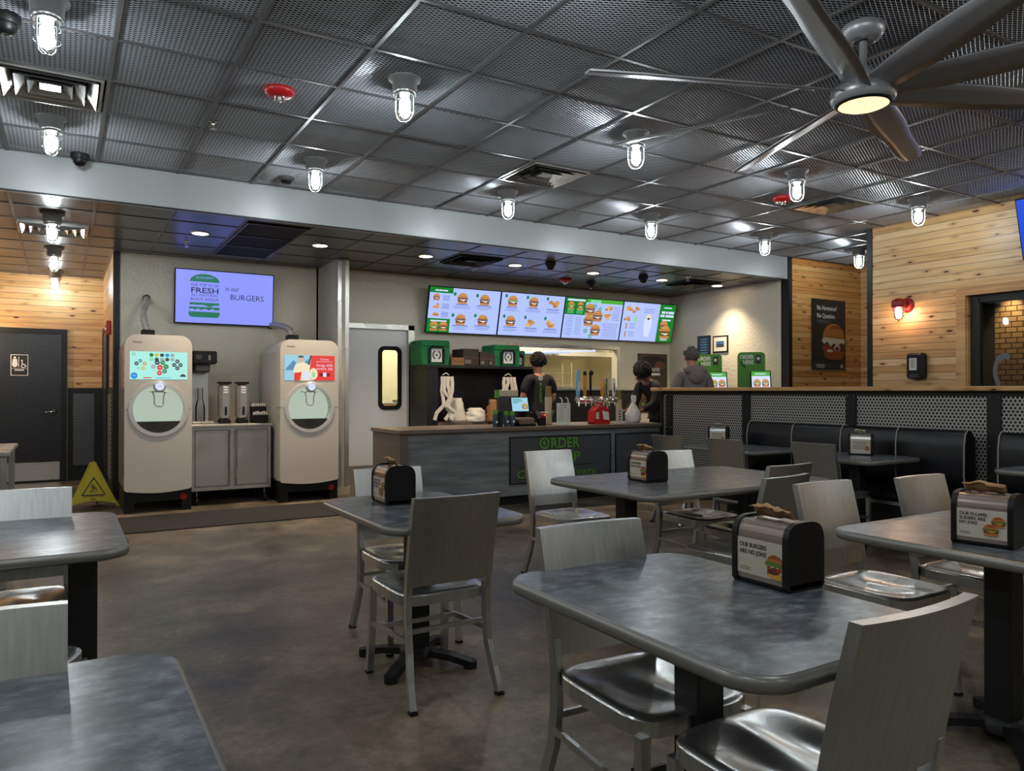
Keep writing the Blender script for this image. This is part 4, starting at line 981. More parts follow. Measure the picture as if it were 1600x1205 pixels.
# tea brewer
t = thing('tea_brewer', 'tall stainless tea brewer with black head beside the left dispenser', 'brewer', (1.29, 9.28, 0.935))
m = MB().bbox(0.0, 0.22, 0.22, 0.42, 0.0, 0.7, 'stainless', 0.012); m.build('column', t)
MB().bbox(-0.005, 0.24, -0.02, 0.44, 0.0, 0.03, 'stainless', 0.01).build('base', t)
MB().bbox(0.0, 0.27, 0.0, 0.42, 0.7, 0.85, 'black_plastic', 0.015).build('brew_head', t)
m = MB().bbox(0.04, 0.1, -0.008, 0.002, 0.75, 0.8, 'dark_grey', 0.003).bbox(0.17, 0.2, -0.008, 0.002, 0.74, 0.8, 'grey_plastic', 0.003); m.build('controls', t)
MB().bbox(0.03, 0.2, 0.03, 0.25, 0.6, 0.7, 'dark_grey', 0.02).build('funnel', t)
MB().lathe([(0.055,0.03),(0.055,0.2),(0.03,0.3),(0.03,0.42)], 'clear_glass', 18, c=(0.1,0.1,0)).build('server', t)
def urn(label, x):
    t = thing('tea_urn', label, 'urn', (x, 9.4, 0.935), 0, 'slim stainless tea urns on the steel cabinet')
    MB().bbox(-0.065, 0.065, -0.1, 0.1, 0.05, 0.47, 'stainless', 0.03).build('body', t)
    MB().bbox(-0.07, 0.07, -0.105, 0.105, 0.47, 0.495, 'black_plastic', 0.01).build('lid', t)
    MB().bbox(-0.06, 0.06, -0.09, 0.09, 0.0, 0.05, 'black_plastic', 0.01).build('base', t)
    m = MB().cyl((0,-0.115), 0.012, 0.1, 0.16, 'black_plastic', 12).bbox(-0.01, 0.01, -0.13, -0.1, 0.16, 0.2, 'black_plastic', 0.004); m.build('tap', t)
    a = Art((-0.03, -0.101, 0.33), (1,0,0), (0,0,1)); a.lines(0, 0.06, 0.09, 3, 0.03, 0.018, 'text_white'); a.mb.build('label_decal', t)
urn('slim stainless tea urn on the steel cabinet, the left of two', 1.66); urn('slim stainless tea urn on the steel cabinet, the right of two', 1.86)
t = thing('sugar_holder', 'black packet holder at the right end of the steel cabinet', 'holder', (2.04, 9.35, 0.935))
MB().bbox(-0.08, 0.1, -0.1, 0.1, 0, 0.1, 'black_plastic', 0.01).build('tray', t); MB().bbox(-0.08, 0.1, 0.0, 0.1, 0.1, 0.2, 'black_plastic', 0.01).build('rear_tray', t)
m = MB()
for i in range(7): m.box(-0.07+0.024*i, -0.055+0.024*i, -0.08, -0.03, 0.09, 0.13+0.006*(i % 3), 'paper')
for i in range(7): m.box(-0.07+0.024*i, -0.055+0.024*i, 0.02, 0.07, 0.19, 0.23+0.006*(i % 2), 'paper')
tag(m.build('packets', t), kind='stuff')
# left television
def tv(label, loc, w, h, tilt, rz, bez=0.012, name='television', arm=0.1):
    t = thing(name, label, 'television', loc, rz)
    t.rotation_euler = (R(tilt), 0, rz)
    m = MB().bbox(0, w, 0.0, 0.05, -h, 0, 'black_plastic', 0.006); m.build('housing', t)
    MB().box(w*0.35, w*0.65, 0.05, arm, -h*0.7, -h*0.3, 'black_paint').build('wall_bracket', t)
    a = Art((bez, -0.0005, -h+bez), (1,0,0), (0,0,1)); return t, a, w-2*bez, h-2*bez
t, a, w, h = tv('wall television at left showing a green burger graphic on blue', (1.195, 10.06, 2.845), 1.2, 0.68, 4, 0)
a.rect(0, 0, w, h, 's_tv', 1)
a.poly([(0.2+0.175*math.cos(q), 0.545+0.095*math.sin(q)) for q in [PI*k/16 for k in range(17)]]+[(0.025,0.53),(0.375,0.53)], 's_tvgreen', 2) if 0 else a.ell(0.335, 0.515, 0.175, 0.1, 's_tvgreen', 2, 24, 0, PI)
a.text(0.335, 0.555, 0.034, 'BURGERFI', 's_tv', 4, 'C', 0.2)
a.text(0.335, 0.455, 0.052, 'THE TOP 1% OF', 's_tvtext', 3, 'C', 0.33); a.text(0.335, 0.375, 0.095, 'FRESH', 's_tvtext', 3, 'C', 0.33, bold=True)
a.text(0.335, 0.335, 0.04, 'ALL-NATURAL', 's_tvtext', 3, 'C', 0.32); a.text(0.335, 0.28, 0.05, 'BLACK ANGUS', 's_tvtext', 3, 'C', 0.33)
a.rect(0.16, 0.225, 0.51, 0.255, 's_tvgreen', 2); a.poly([(0.33,0.225),(0.45,0.225),(0.4,0.2)][::-1], 's_tvgreen', 2)
a.poly([(0.155,0.2),(0.155,0.165),(0.19,0.18),(0.22,0.16),(0.26,0.18),(0.3,0.16),(0.34,0.18),(0.39,0.16),(0.43,0.18),(0.47,0.165),(0.515,0.165),(0.515,0.2)][::-1], 's_tvgreen', 2)
a.poly([(0.15,0.14),(0.15,0.1),(0.18,0.07),(0.49,0.07),(0.52,0.1),(0.52,0.14)][::-1], 's_tvgreen', 2)
a.text(0.58, 0.42, 0.09, 'in our', 's_tvtext', 3, 'L', 0.17); a.text(0.64, 0.31, 0.1, 'BURGERS', 's_tvtext', 3, 'L', 0.42)
a.mb.build('screen', t)
# menu screens
mx = [4.487, 5.672, 6.852, 8.035, 9.217]
mlb = ['menu screen with a green header, leftmost of the four over the counter','menu screen with six burgers and no green panel, second from the left','menu screen with teal stars around burgers, third of four','rightmost menu screen, with a tall green panel and a milkshake']
for q in range(4):
    w_ = mx[q+1]-mx[q]-0.006
    t, a, w, h = tv(mlb[q], (mx[q], 9.72, 2.82), w_, 0.672, 13.5, 0, 0.01, 'menu_screen', 0.16); t['group'] = 'menu screens above the counter'
    a.rect(0, 0, w, h, 's_menu', 1)
    def item(cu, cv, s=0.1, kind=0):
        s *= 1.22
        if kind == 0: a.burger(cu, cv, s*1.1, s*1.1, 's_bun', 's_fries', 's_lettuce' if random.random() < 0.5 else 's_patty', 's_patty', 's_cream', 2)
        else:
            for _ in range(6): a.ell(cu+random.uniform(-.4,.4)*s, cv+random.uniform(-.25,.25)*s, s*0.28, s*0.18, random.choice(['s_fries','s_bun','s_bun2']), 2+_)
    if q == 0:
        a.rect(0, h-0.08, 0.37, h, 's_green', 2); a.rect(0.08, h-0.055, 0.135, h-0.035, 's_white', 4).rect(0.14, h-0.055, 0.2, h-0.035, 's_white', 4).rect(0.205, h-0.055, 0.28, h-0.035, 's_white', 4)
        for i in range(3): item(0.11, h-0.15-0.12*i, 0.08, i > 0); a.lines(0.2, 0.33, h-0.12-0.12*i, 5, 0.016, 0.005, 's_text')
        a.rect(0, 0, 0.36, 0.2, 's_green', 2); a.rect(0.05, 0.155, 0.31, 0.175, 's_white', 4); item(0.11, 0.08, 0.11); item(0.26, 0.08, 0.11)
        for cu, cv in ((0.53,0.5),(0.9,0.5),(0.53,0.19),(0.9,0.2)): item(cu, cv, 0.13); a.ell(cu-0.13, cv+0.07, 0.024, 0.028, 's_badge', 3); a.lines(cu-0.13, cu+0.13, cv-0.085, 1, 0, 0.01, 's_text'); a.lines(cu-0.15, cu+0.15, cv-0.105, 3, 0.016, 0.004, 's_text', 2, 0.5)
    elif q == 1:
        for i, cu in enumerate((0.2, 0.58, 0.95)):
            for j, cv in enumerate((0.52, 0.21)): item(cu, cv, 0.13, 1 if (i == 2 or (i == 1 and j == 1)) else 0); a.ell(cu-0.12, cv+0.08, 0.024, 0.028, 's_badge', 3); a.lines(cu-0.12, cu+0.12, cv-0.09, 1, 0, 0.01, 's_text'); a.lines(cu-0.15, cu+0.15, cv-0.11, 3, 0.016, 0.004, 's_text', 2, 0.5)
    elif q == 2:
        a.rect(0, h-0.06, 0.42, h, 's_green', 2); a.rect(0, h-0.27, 0.4, h-0.05, 's_green', 2); a.rect(0.48, h-0.06, 0.7, h-0.015, 's_mint', 3); a.rect(0.42, h-0.06, w, h, 's_lgreen', 2); a.rect(0.03, h-0.05, 0.38, h-0.02, 's_white', 4)
        for cu in (0.11, 0.29): item(cu, h-0.13, 0.1); a.lines(cu-0.07, cu+0.07, h-0.19, 4, 0.018, 0.006, 's_mint', 4)
        a.lines(0.03, 0.2, 0.35, 10, 0.033, 0.005, 's_text'); a.lines(0.22, 0.36, 0.33, 9, 0.033, 0.005, 's_text')
        for cu, cv in ((0.49,0.47),(0.66,0.37),(0.49,0.29),(0.65,0.14)): item(cu, cv, 0.15)
        for cu, cv in ((0.58,0.54),(0.69,0.49),(0.45,0.13),(0.56,0.05)): a.star(cu, cv, 0.055, 's_teal', 9); a.star(cu, cv, 0.03, 's_mint', 10)
        item(0.87, 0.52, 0.1, 1); item(0.86, 0.38, 0.11, 1); a.lines(0.95, 1.13, 0.54, 5, 0.03, 0.005, 's_text'); a.lines(0.95, 1.13, 0.42, 4, 0.03, 0.006, 's_text'); a.lines(0.78, 1.12, 0.26, 9, 0.028, 0.005, 's_text')
    else:
        a.rect(w-0.36, 0, w, h, 's_green', 2); a.rect(w-0.27, h-0.065, w-0.09, h-0.045, 's_white', 4)
        [a.rect(w-0.33+u0, h-v0, w-0.33+u1, h-v0+0.04, 's_white', 4) for u0, u1, v0 in ((0.02,0.1,0.155),(0.115,0.16,0.155),(0.175,0.3,0.155),(0.0,0.1,0.215),(0.12,0.3,0.215))]; a.rect(w-0.28, h-0.28, w-0.08, h-0.255, 's_white', 4)
        item(w-0.22, 0.27, 0.15); item(w-0.17, 0.16, 0.19); a.lines(w-0.27, w-0.09, 0.05, 2, 0.02, 0.01, 's_white', 4)
        item(0.12, 0.53, 0.1, 1); item(0.28, 0.53, 0.11, 1); item(0.1, 0.37, 0.1, 1); a.ell(0.28, 0.37, 0.035, 0.05, 's_mint', 3)
        for j in (0.2, 0.06): a.rect(0.09, j, 0.12, j+0.1, 's_bun', 3); a.lines(0.16, 0.3, j+0.09, 4, 0.024, 0.005, 's_text')
        a.poly([(0.52,0.08),(0.62,0.08),(0.66,0.3),(0.48,0.3)], 's_white', 3); a.ell(0.57, 0.34, 0.09, 0.07, 's_white', 4); a.ell(0.57, 0.42, 0.05, 0.05, 's_cream', 5); a.ell(0.57, 0.39, 0.03, 0.02, 's_patty', 6); a.lines(0.44, 0.7, h-0.1, 3, 0.03, 0.005, 's_text')
    a.mb.build('screen', t)
# television at the right edge
t, a, w, h = tv('tilted television with a blue picture at the top right edge', (8.19, 3.83, 3.24), 1.1, 0.62, 15, -PI/2, arm=0.22)
a.rect(0, 0, w, h, 's_deepblue', 1); a.mb.build('screen', t)
# ------------------------------------------------------------------ service counter
t = thing('service_counter', 'long grey wood service counter with ORDER UP lettering', 'counter', (3.06, 7.38, 0))
L, Dp = 3.64, 0.8
MB().box(0.09, L, 0.02, 0.06, 0.11, 0.86, 'grey_wood').build('front_panel', t)
MB().box(0.0, 0.09, 0.0, Dp, 0.0, 0.86, 'counter_side').build('end_panel', t)
MB().box(0.1, L, 0.09, 0.12, 0.0, 0.11, 'black_paint').build('toe_kick', t)
MB().box(0.09, L, 0.06, 0.1, 0.1, 0.86, 'dark_grey').box(0.09, L, Dp-0.04, Dp, 0.0, 0.86, 'dark_grey').build('carcass', t)
MB().bbox(-0.02, L, -0.03, Dp+0.02, 0.86, 0.902, 'counter_top', 0.004).build('worktop', t)
for x0, x1 in ((1.355, 2.83), (2.9, 3.63)):
    m = MB(); ring(m, [(x0,0.24),(x1,0.24),(x1,0.79),(x0,0.79)], [(x0+0.014,0.254),(x1-0.014,0.254),(x1-0.014,0.776),(x0+0.014,0.776)], 0.008, 0.02, 'black_paint', 'y'); m.box(x0+0.014, x1-0.014, 0.014, 0.02, 0.254, 0.776, 'perf_x'); m.build('perforated_panel', t)
a = Art((1.355, 0.006, 0.24), (1,0,0), (0,0,1))
def ring_letter(cu, cv, ro, ri, m_):
    for i in range(20):
        q0, q1 = 2*PI*i/20, 2*PI*(i+1)/20
        a.poly([(cu+ro*math.cos(q0), cv+ro*math.sin(q0)), (cu+ro*math.cos(q1), cv+ro*math.sin(q1)), (cu+ri*math.cos(q1), cv+ri*math.sin(q1)), (cu+ri*math.cos(q0), cv+ri*math.sin(q0))], m_, 3)
ring_letter(0.475, 0.462, 0.07, 0.048, 'letter_green'); a.star(0.475, 0.462, 0.038, 'letter_green', 4)
a.text(0.56, 0.4, 0.175, 'RDER', 'letter_green', 3, 'L', 0.43, bold=True); a.text(0.74, 0.235, 0.16, 'UP', 'letter_green', 3, 'L', 0.26, bold=True)
a.rect(0.13, 0.188, 1.22, 0.196, 'black_paint', 3); a.text(0.09, 0.06, 0.14, 'Online', 'letter_green', 3, 'L', 0.48); a.text(0.64, 0.06, 0.14, 'Delivery', 'letter_green', 3, 'L', 0.6)
a.mb.build('lettering', t)
# ------------------------------------------------------------------ black shelving unit behind the counter
t = thing('shelf_unit', 'black open shelf unit behind the counter carrying green delivery bags', 'shelf', (4.27, 9.35, 0))
MB().box(0, 0.17, 0, 0.62, 0, 1.64, 'black_paint').build('side_panel', t); MB().box(1.72, 1.76, 0, 0.62, 0, 1.64, 'black_paint').build('side_panel', t)
MB().box(0.0, 1.76, 0.58, 0.62, 0, 1.66, 'sign_black').build('back_panel', t)
MB().box(0.0, 1.78, -0.01, 0.62, 1.64, 1.68, 'black_paint').build('top_shelf', t)
MB().box(0.17, 1.72, 0.0, 0.6, 0.84, 0.88, 'counter_top').build('worktop', t)
t = thing('back_counter', 'black panelled back counter under the pass-through window', 'counter', (6.05, 9.3, 0))
MB().box(0, 2.2, 0.3, 0.49, 0, 1.33, 'sign_black').build('panel', t); MB().box(0, 2.22, 0.27, 0.5, 1.33, 1.355, 'stainless').build('ledge', t)
# green delivery bags
def delivery_bag(label, x, y, z, w, d, h, rz):
    t = thing('delivery_bag', label, 'delivery bag', (x, y, z), rz, None)
    m = MB(); n = 6; vs = []; rnd = random.Random(int(x*100))
    for j in range(5):
        for k, (px, py) in enumerate(rrect(0, w, 0, d, 0.03, 2)):
            b = 0.012*math.sin(j/4*PI); vs.append((px+(b if px > w/2 else -b)+rnd.uniform(-1,1)*0.004, py+rnd.uniform(-1,1)*0.005, h*j/4+(rnd.uniform(-1,1)*0.008 if j == 4 else 0)))
    q = len(vs)//5
    m.add(vs, [(j*q+k, j*q+(k+1)%q, (j+1)*q+(k+1)%q, (j+1)*q+k) for j in range(4) for k in range(q)]+[tuple(range(4*q, 5*q)), tuple(range(q-1,-1,-1))], 'green_bag'); m.build('body', t)
    MB().bbox(-0.006, w+0.006, -0.008, d+0.006, h*0.74, h+0.012, 'green_bag', 0.02).build('lid', t)
    m = MB()
    for sx in (0.24, 0.76): m.box(w*sx-0.016, w*sx+0.016, -0.022, -0.012, 0.02, h*0.7, 'black_plastic')
    m.tube([(w*0.24,-0.017,h*0.62),(w*0.3,-0.05,h*0.76),(w*0.7,-0.05,h*0.76),(w*0.76,-0.017,h*0.62)], 0.01, 'black_plastic', flat=(0.006,0.03)); m.build('strap', t)
    a = Art((w*0.31, -0.024, 0.04), (1,0,0), (0,0,1)); s = w*0.38; a.rect(0, 0, s, s*1.15, 'text_white', 1)
    for r0, r1, mm in ((0.42,0.3,'text_dark'),): 
        for i in range(16):
            if i in (3, 4, 11, 12): continue
            q0, q1 = 2*PI*i/16, 2*PI*(i+1)/16; c = (s/2, s*0.6)
            a.poly([(c[0]+s*r0*math.cos(q0), c[1]+s*r0*math.sin(q0)), (c[0]+s*r0*math.cos(q1), c[1]+s*r0*math.sin(q1)), (c[0]+s*r1*math.cos(q1), c[1]+s*r1*math.sin(q1)), (c[0]+s*r1*math.cos(q0), c[1]+s*r1*math.sin(q0))], 'text_dark', 3)
    a.star(s/2, s*0.6, s*0.18, 'green_bag', 4); a.mb.build('patch', t)
delivery_bag('green delivery bag on the left end of the black shelf unit', 4.23, 9.42, 1.68, 0.42, 0.4, 0.33, 0)
delivery_bag('green delivery bag on the right end of the black shelf unit', 5.38, 9.42, 1.68, 0.42, 0.4, 0.3, 0)
delivery_bag('small green bag just behind the worker beside the pass-through', 5.83, 9.7, 1.68, 0.24, 0.22, 0.24, 0)
def carton(label, x, y, z, w, d, h, m_, lid='dark_card', grp=None):
    t = thing('cardboard_box', label, 'box', (x, y, z), 0, grp)
    m = MB().bbox(0, w, 0, d, 0, h, m_, 0.003); m.build('carton', t)
    MB().box(0.0, w, -0.002, d, h*0.5-0.002, h*0.5+0.002, lid).box(w*0.1, w*0.5, -0.003, 0.0, h*0.12, h*0.35, 'text_grey').build('label_print', t)
carton('low brown cardboard box between the green bags', 4.68, 9.42, 1.68, 0.2, 0.3, 0.11, 'cardboard')
carton('dark brown carton lying on the shelf, largest between the bags', 4.88, 9.45, 1.68, 0.25, 0.35, 0.24, 'dark_card', 'cardboard')
carton('dark carton with pale print right of the largest carton', 5.135, 9.42, 1.68, 0.14, 0.35, 0.2, 'dark_card', 'text_grey')
carton('narrow dark carton against the right green bag', 5.28, 9.42, 1.68, 0.1, 0.3, 0.18, 'dark_card', 'cardboard')
# paper and plastic bags
def bag(label, x, y, z, w, d, h, m_='white_bag', lean=0.0, seed=1, name='plastic_bag', knot=True):
    t = thing(name, label, 'bag', (x, y, z))
    rnd = random.Random(seed); n, k = 20, 9; vs = []
    for j in range(k+1):
        s = j/k; r = ([0.86,1.0,1.03,1.0,0.97,0.88,0.72,0.5,0.32,0.2][j]) if knot else (1-0.55*s*s)
        r = max(r, 0.12)
        for i in range(n):
            a = 2*PI*i/n; q = 1+rnd.uniform(-0.2, 0.16)*(0.4+s); q *= 1+(0.16*s*math.cos(6*a+seed)+0.1*s*math.cos(11*a)) ; vs.append((w/2*r*q*math.cos(a)+lean*s, d/2*r*q*math.sin(a), h*s*(0.72 if knot else 1)))
    m = MB().add(vs, [(j*n+i, j*n+(i+1)%n, (j+1)*n+(i+1)%n, (j+1)*n+i) for j in range(k) for i in range(n)]+[tuple(range(n-1,-1,-1)), tuple(range(k*n, k*n+n))], m_, True); m.build('body', t)
    if knot:
        m = MB()
        for sx in (-1, 1): m.tube([(lean, 0, h*0.68), (lean+sx*0.015+0.01, 0, h*0.8), (lean+sx*0.02+0.015, 0.01, h*0.92), (lean+sx*0.012+0.02, 0.015, h)], 0.01, m_, flat=(0.04,0.012))
        m.build('handles', t)
bag('white takeaway bag standing on the counter by the beer taps', 6.42, 7.6, 0.902, 0.21, 0.18, 0.36, 'white_bag', 0.01, 5)
bag('crumpled white bag at the left end behind the counter', 4.8, 9.5, 0.88, 0.26, 0.22, 0.34, 'white_bag', 0, 6, knot=False)
bag('flat white bag lying next to the crumpled bag', 5.08, 9.44, 0.88, 0.34, 0.24, 0.2, 'white_bag', 0, 8, knot=False)
bag('brown paper bag on the back counter left of the register', 5.28, 9.3, 0.88, 0.2, 0.14, 0.32, 'cardboard', 0, 9, name='paper_bag', knot=False)
bag('white paper bag right of the brown paper bag', 5.52, 9.5, 0.88, 0.22, 0.14, 0.3, 'paper', 0.04, 10, name='paper_bag', knot=False)
def hanging(label, x, y, z, w, h, seed):
    t = thing('plastic_bag', label, 'bag', (x, y, z)); rnd = random.Random(seed); m = MB()
    for q in range(4):
        x0 = (q-1.5)*w*0.2; P = [(x0+rnd.uniform(-.02,.02)*j, -0.02-0.015*q, -h*j/6) for j in range(7)]
        m.tube(P, 0.01, 'white_bag' if q != 1 else 'paper', flat=(0.05, 0.014))
    m.build('folds', t); MB().tube([(-w*0.25,0,0.02),(0,-0.02,0.05),(w*0.25,0,0.02)], 0.008, 'white_bag', 6).build('loop', t)
hanging('white bags hanging at the left inside the black shelf unit', 4.56, 9.36, 1.52, 0.2, 0.6, 3)
hanging('white bags hanging at the right inside the black shelf unit, beside the worker', 5.56, 9.36, 1.52, 0.22, 0.48, 4)
# ------------------------------------------------------------------ things on the counter
CZ = 0.902
def cup_stack(label, x, y, h, r=0.045, tip='cup_dark'):
    t = thing('cup_stack', label, 'cups', (x, y, CZ)); m = MB(); n = int(h/0.022)
    prof = []
    for i in range(n): z = i*h*0.72/n; prof += [(r*0.9, z), (r, z+h*0.72/n*0.7), (r*1.02, z+h*0.72/n*0.95)]
    m.lathe([(r*0.8, 0)]+prof, 'cup', 18); m.build('sleeve', t)
    MB().lathe([(r*0.84,h*0.72),(r*0.8,h*0.97),(r*0.84,h)], tip, 18).build('top_cups', t)
cup_stack('tall stack of paper cups on the counter in front of the worker', 5.17, 7.72, 0.48); cup_stack('stack of paper cups beside the takeaway bag on the counter', 6.47, 7.95, 0.42, 0.042)
t = thing('menu_holder', 'white upright paper menu in a holder on the counter', 'menu', (5.16, 7.52, CZ))
MB().bbox(0, 0.2, -0.004, 0.004, 0.0, 0.27, 'paper', 0.001).build('sheet', t); MB().bbox(0.0, 0.2, -0.03, 0.05, 0, 0.008, 'white_plastic', 0.002).build('foot', t)
a = Art((0, -0.005, 0), (1,0,0), (0,0,1)); a.lines(0.05, 0.15, 0.24, 2, 0.025, 0.006, 'text_grey'); a.lines(0.02, 0.1, 0.19, 7, 0.022, 0.004, 'text_grey'); a.lines(0.15, 0.18, 0.19, 7, 0.022, 0.004, 'text_grey'); a.mb.build('print', t)
m = MB()
for sx in (0.1, 0.19): m.tube([(sx, 0.03, 0), (sx, 0.03, 0.3), (sx-0.01, 0.035, 0.33), (sx-0.03, 0.04, 0.335)], 0.007, 'white_plastic', 8)
m.build('hook', t)
t = thing('register_tablet', 'customer tablet on the counter showing a burger advert', 'tablet', (4.66, 7.75, CZ))
m = MB(); T_ = Matrix.Translation((0,0,0.16)) @ Matrix.Rotation(R(-12), 4, 'X'); m.bbox(0, 0.255, 0, 0.018, 0, 0.19, 'black_plastic', 0.006, T_); m.build('case', t)
u = T_ @ Vector((0.012,-0.002,0.012)); a = Art(u, (1,0,0), (T_.to_3x3() @ Vector((0,0,1)))); a.rect(0, 0, 0.231, 0.166, 's_pos', 1); a.rect(0.015, 0.138, 0.14, 0.148, 's_teal', 3).rect(0.015, 0.118, 0.15, 0.128, 's_teal', 3).rect(0.015, 0.098, 0.09, 0.108, 's_teal', 3); a.burger(0.18, 0.055, 0.09, 0.08, 's_bun', 's_fries', 's_lettuce', 's_patty', 's_cream', 3); a.mb.build('screen', t)
m = MB().tube([(0.127,0.06,0.0),(0.127,0.04,0.16)], 0.02, 'black_plastic').bbox(0.04, 0.22, -0.03, 0.16, 0, 0.02, 'black_plastic', 0.006); m.build('stand', t)
t = thing('receipt_printer', 'black and beige receipt printer under the tablet', 'printer', (4.62, 7.5, CZ)); MB().bbox(0, 0.22, 0, 0.16, 0, 0.1, 'counter_top', 0.02).build('body', t); MB().bbox(-0.01, 0.23, -0.01, 0.16, 0, 0.03, 'black_plastic', 0.01).build('base', t); MB().ellip((-0.03,0.08,0.05), 0.07, 0.07, 0.05, 'black_plastic').build('paper_roll_cover', t)
t = thing('receipt_box', 'brown and green open box behind the tablet', 'box', (4.68, 8.1, CZ)); MB().bbox(0, 0.27, 0, 0.06, 0.0, 0.43, 'dark_grey', 0.004).bbox(-0.0, 0.28, -0.01, 0.07, 0.35, 0.43, 'cream_trim', 0.004).build('body', t); MB().box(-0.06, 0.0, -0.012, 0.0, 0.33, 0.43, 'letter_green').build('side_label', t)
t = thing('card_reader', 'small red lit card reader on the counter', 'reader', (4.95, 7.52, CZ)); MB().bbox(-0.03, 0.06, 0, 0.08, 0, 0.1, 'black_plastic', 0.01).build('body', t); MB().ellip((0.015,0.0,0.12), 0.032, 0.03, 0.036, 'dark_red').build('head', t); MB().ellip((0.015,-0.028,0.13), 0.012, 0.008, 0.006, 's_candle', 10, 6).build('indicator', t); MB().bbox(0.0, 0.1, -0.02, 0.05, 0.158, 0.164, 'paper', 0.001).build('slip', t)
b0 = None
for i, (x, h, lb) in enumerate(((4.3,0.2,'dark blue seasoning bottle with a green lid, leftmost on the counter'),(4.46,0.18,'dark blue seasoning bottle with a green lid, middle of three'),(4.53,0.18,'dark blue seasoning bottle with a green lid, nearest the printer'),(4.375,0.17,'plain black bottle among the green lidded seasoning bottles'))):
    t = thing('seasoning_bottle', lb, 'bottle', (x, 7.52+0.02*(i%2), CZ), 0, 'seasoning bottles on the counter'); c_ = 'can_blue' if i < 3 else 'black_plastic'
    MB().lathe([(0.03,0),(0.031,h*0.7),(0.028,h*0.74)], c_, 16).build('bottle', t); MB().lathe([(0.029,h*0.74),(0.029,h)], 'letter_green' if i < 3 else 'black_plastic', 16).build('lid', t)
    a = Art((-0.018,-0.0335,0.03), (1,0,0), (0,0,1)); a.ell(0.018, 0.03, 0.014, 0.014, 'text_white', 1); a.mb.build('label_decal', t) if i < 3 else None
# beer tower
t = thing('beer_tower', 'chrome T-shaped beer tap tower with coloured handles', 'beer taps', (6.02, 7.85, CZ))
MB().lathe([(0.07,0),(0.065,0.015),(0.045,0.02),(0.045,0.26)], 'chrome', 24, c=(0.02,0,0)).build('column', t)
T_ = Matrix.Translation((0.0,0,0.3)) @ Matrix.Rotation(R(90), 4, 'Y'); MB().lathe([(0.0,-0.34),(0.03,-0.335),(0.045,-0.32),(0.045,0.32),(0.03,0.335),(0,0.34)], 'chrome', 24, T=T_).build('manifold', t)
for i, (x, h, mm, r) in enumerate(((-0.36,0.36,'tap_blue',0.028),(-0.25,0.33,'tap_orange',0.022),(-0.16,0.33,'black_plastic',0.016),(0.04,0.22,'tap_orange',0.03),(0.13,0.32,'cream_trim',0.012),(0.22,0.25,'tap_white',0.024))):
    m = MB().tube([(x,-0.02,0.3),(x,-0.09,0.3),(x,-0.1,0.25),(x,-0.1,0.22)], 0.012, 'chrome', 8).cyl((x,-0.08), 0.012, 0.3, 0.345, 'chrome', 10); fz = m.build('faucet', t)
    m = MB().lathe([(r*0.5,0.34),(r,0.38),(r*0.95,0.34+h*0.8),(r*0.6,0.34+h)], mm, 14, c=(x,-0.08,0))
    if i == 2: m.ellip((x+0.01,-0.08,0.34+h-0.02), 0.035, 0.02, 0.035, 'black_plastic')
    if i == 1: m.lathe([(r*1.02,0.62),(r*0.9,0.67)], 'black_plastic', 14, c=(x,-0.08,0))
    hd = m.build('tap_handle', t)
    if i in (0, 5): a = Art((x-0.01, -0.08-r-0.002, 0.42 if i == 0 else 0.4), (0,0,1), (-1,0,0)); [a.rect(0.018*q, -0.012, 0.018*q+0.012, 0.012, 'text_white' if i == 0 else 'can_blue', 2) for q in range(7)]; a.mb.build('lettering', hd)
t = thing('sauce_jug', 'bright red plastic jug with paper labels on the counter', 'jug', (5.83, 7.55, CZ))
m = MB().prism([(-0.11,0.0),(0.12,0.0),(0.13,0.03),(0.12,0.16),(0.07,0.22),(-0.05,0.22),(-0.11,0.17),(-0.125,0.03)], -0.06, 0.08, 'red_plastic', 'y'); m.build('body', t, 0.02)
MB().tube([(-0.07,0.01,0.2),(-0.05,0.01,0.25),(0.04,0.01,0.265),(0.07,0.01,0.21)], 0.014, 'red_plastic', 10).build('handle', t); MB().cyl((0.01,0.01), 0.025, 0.2, 0.23, 'dark_red', 14).build('cap', t)
a = Art((-0.12,-0.0625,0.03), (1,0,0), (0,0,1)); a.rect(0.02, 0.04, 0.07, 0.12, 'paper', 1); a.poly([(0.12,0.14),(0.14,0.03),(0.23,0.02),(0.22,0.12)], 'paper', 1); a.lines(0.03, 0.06, 0.1, 3, 0.02, 0.006, 'text_dark'); a.mb.build('paper_label', t)
t = thing('tip_sign', 'small upright cream card sign right of the red jug', 'sign', (6.12, 7.56, CZ)); MB().bbox(0, 0.1, -0.004, 0.004, 0.0, 0.19, 'card_cream', 0.001).build('card', t); a = Art((0,-0.005,0), (1,0,0), (0,0,1)); a.lines(0.03, 0.07, 0.15, 4, 0.035, 0.014, 'text_dark'); a.mb.build('print', t); MB().bbox(-0.005, 0.105, -0.02, 0.04, 0, 0.008, 'white_plastic', 0.002).build('foot', t)
t = thing('tray', 'flat steel tray on the counter left of the takeaway bag', 'tray', (6.25, 7.6, CZ)); MB().bbox(0, 0.0+0.14, -0.06, 0.1, 0, 0.014, 'stainless', 0.004).build('pan', t); MB().bbox(0.01, 0.13, -0.05, 0.09, 0.014, 0.018, 'galvanised', 0.001).build('liner', t)
t = thing('utensil_jar', 'glass jar with green utensils by the cup stack', 'jar', (6.35, 8.05, CZ)); MB().lathe([(0.05,0),(0.055,0.3),(0.06,0.42)], 'clear_glass', 16).build('jar', t); m = MB()
for i in range(9): m.tube([(random.uniform(-.03,.03), random.uniform(-.02,.02), 0.1), (random.uniform(-.09,.09), random.uniform(-.04,.04), 0.5+random.uniform(0,.1))], 0.01, random.choice(['letter_green','galvanised','dark_grey']), 6)
m.build('utensils', t)
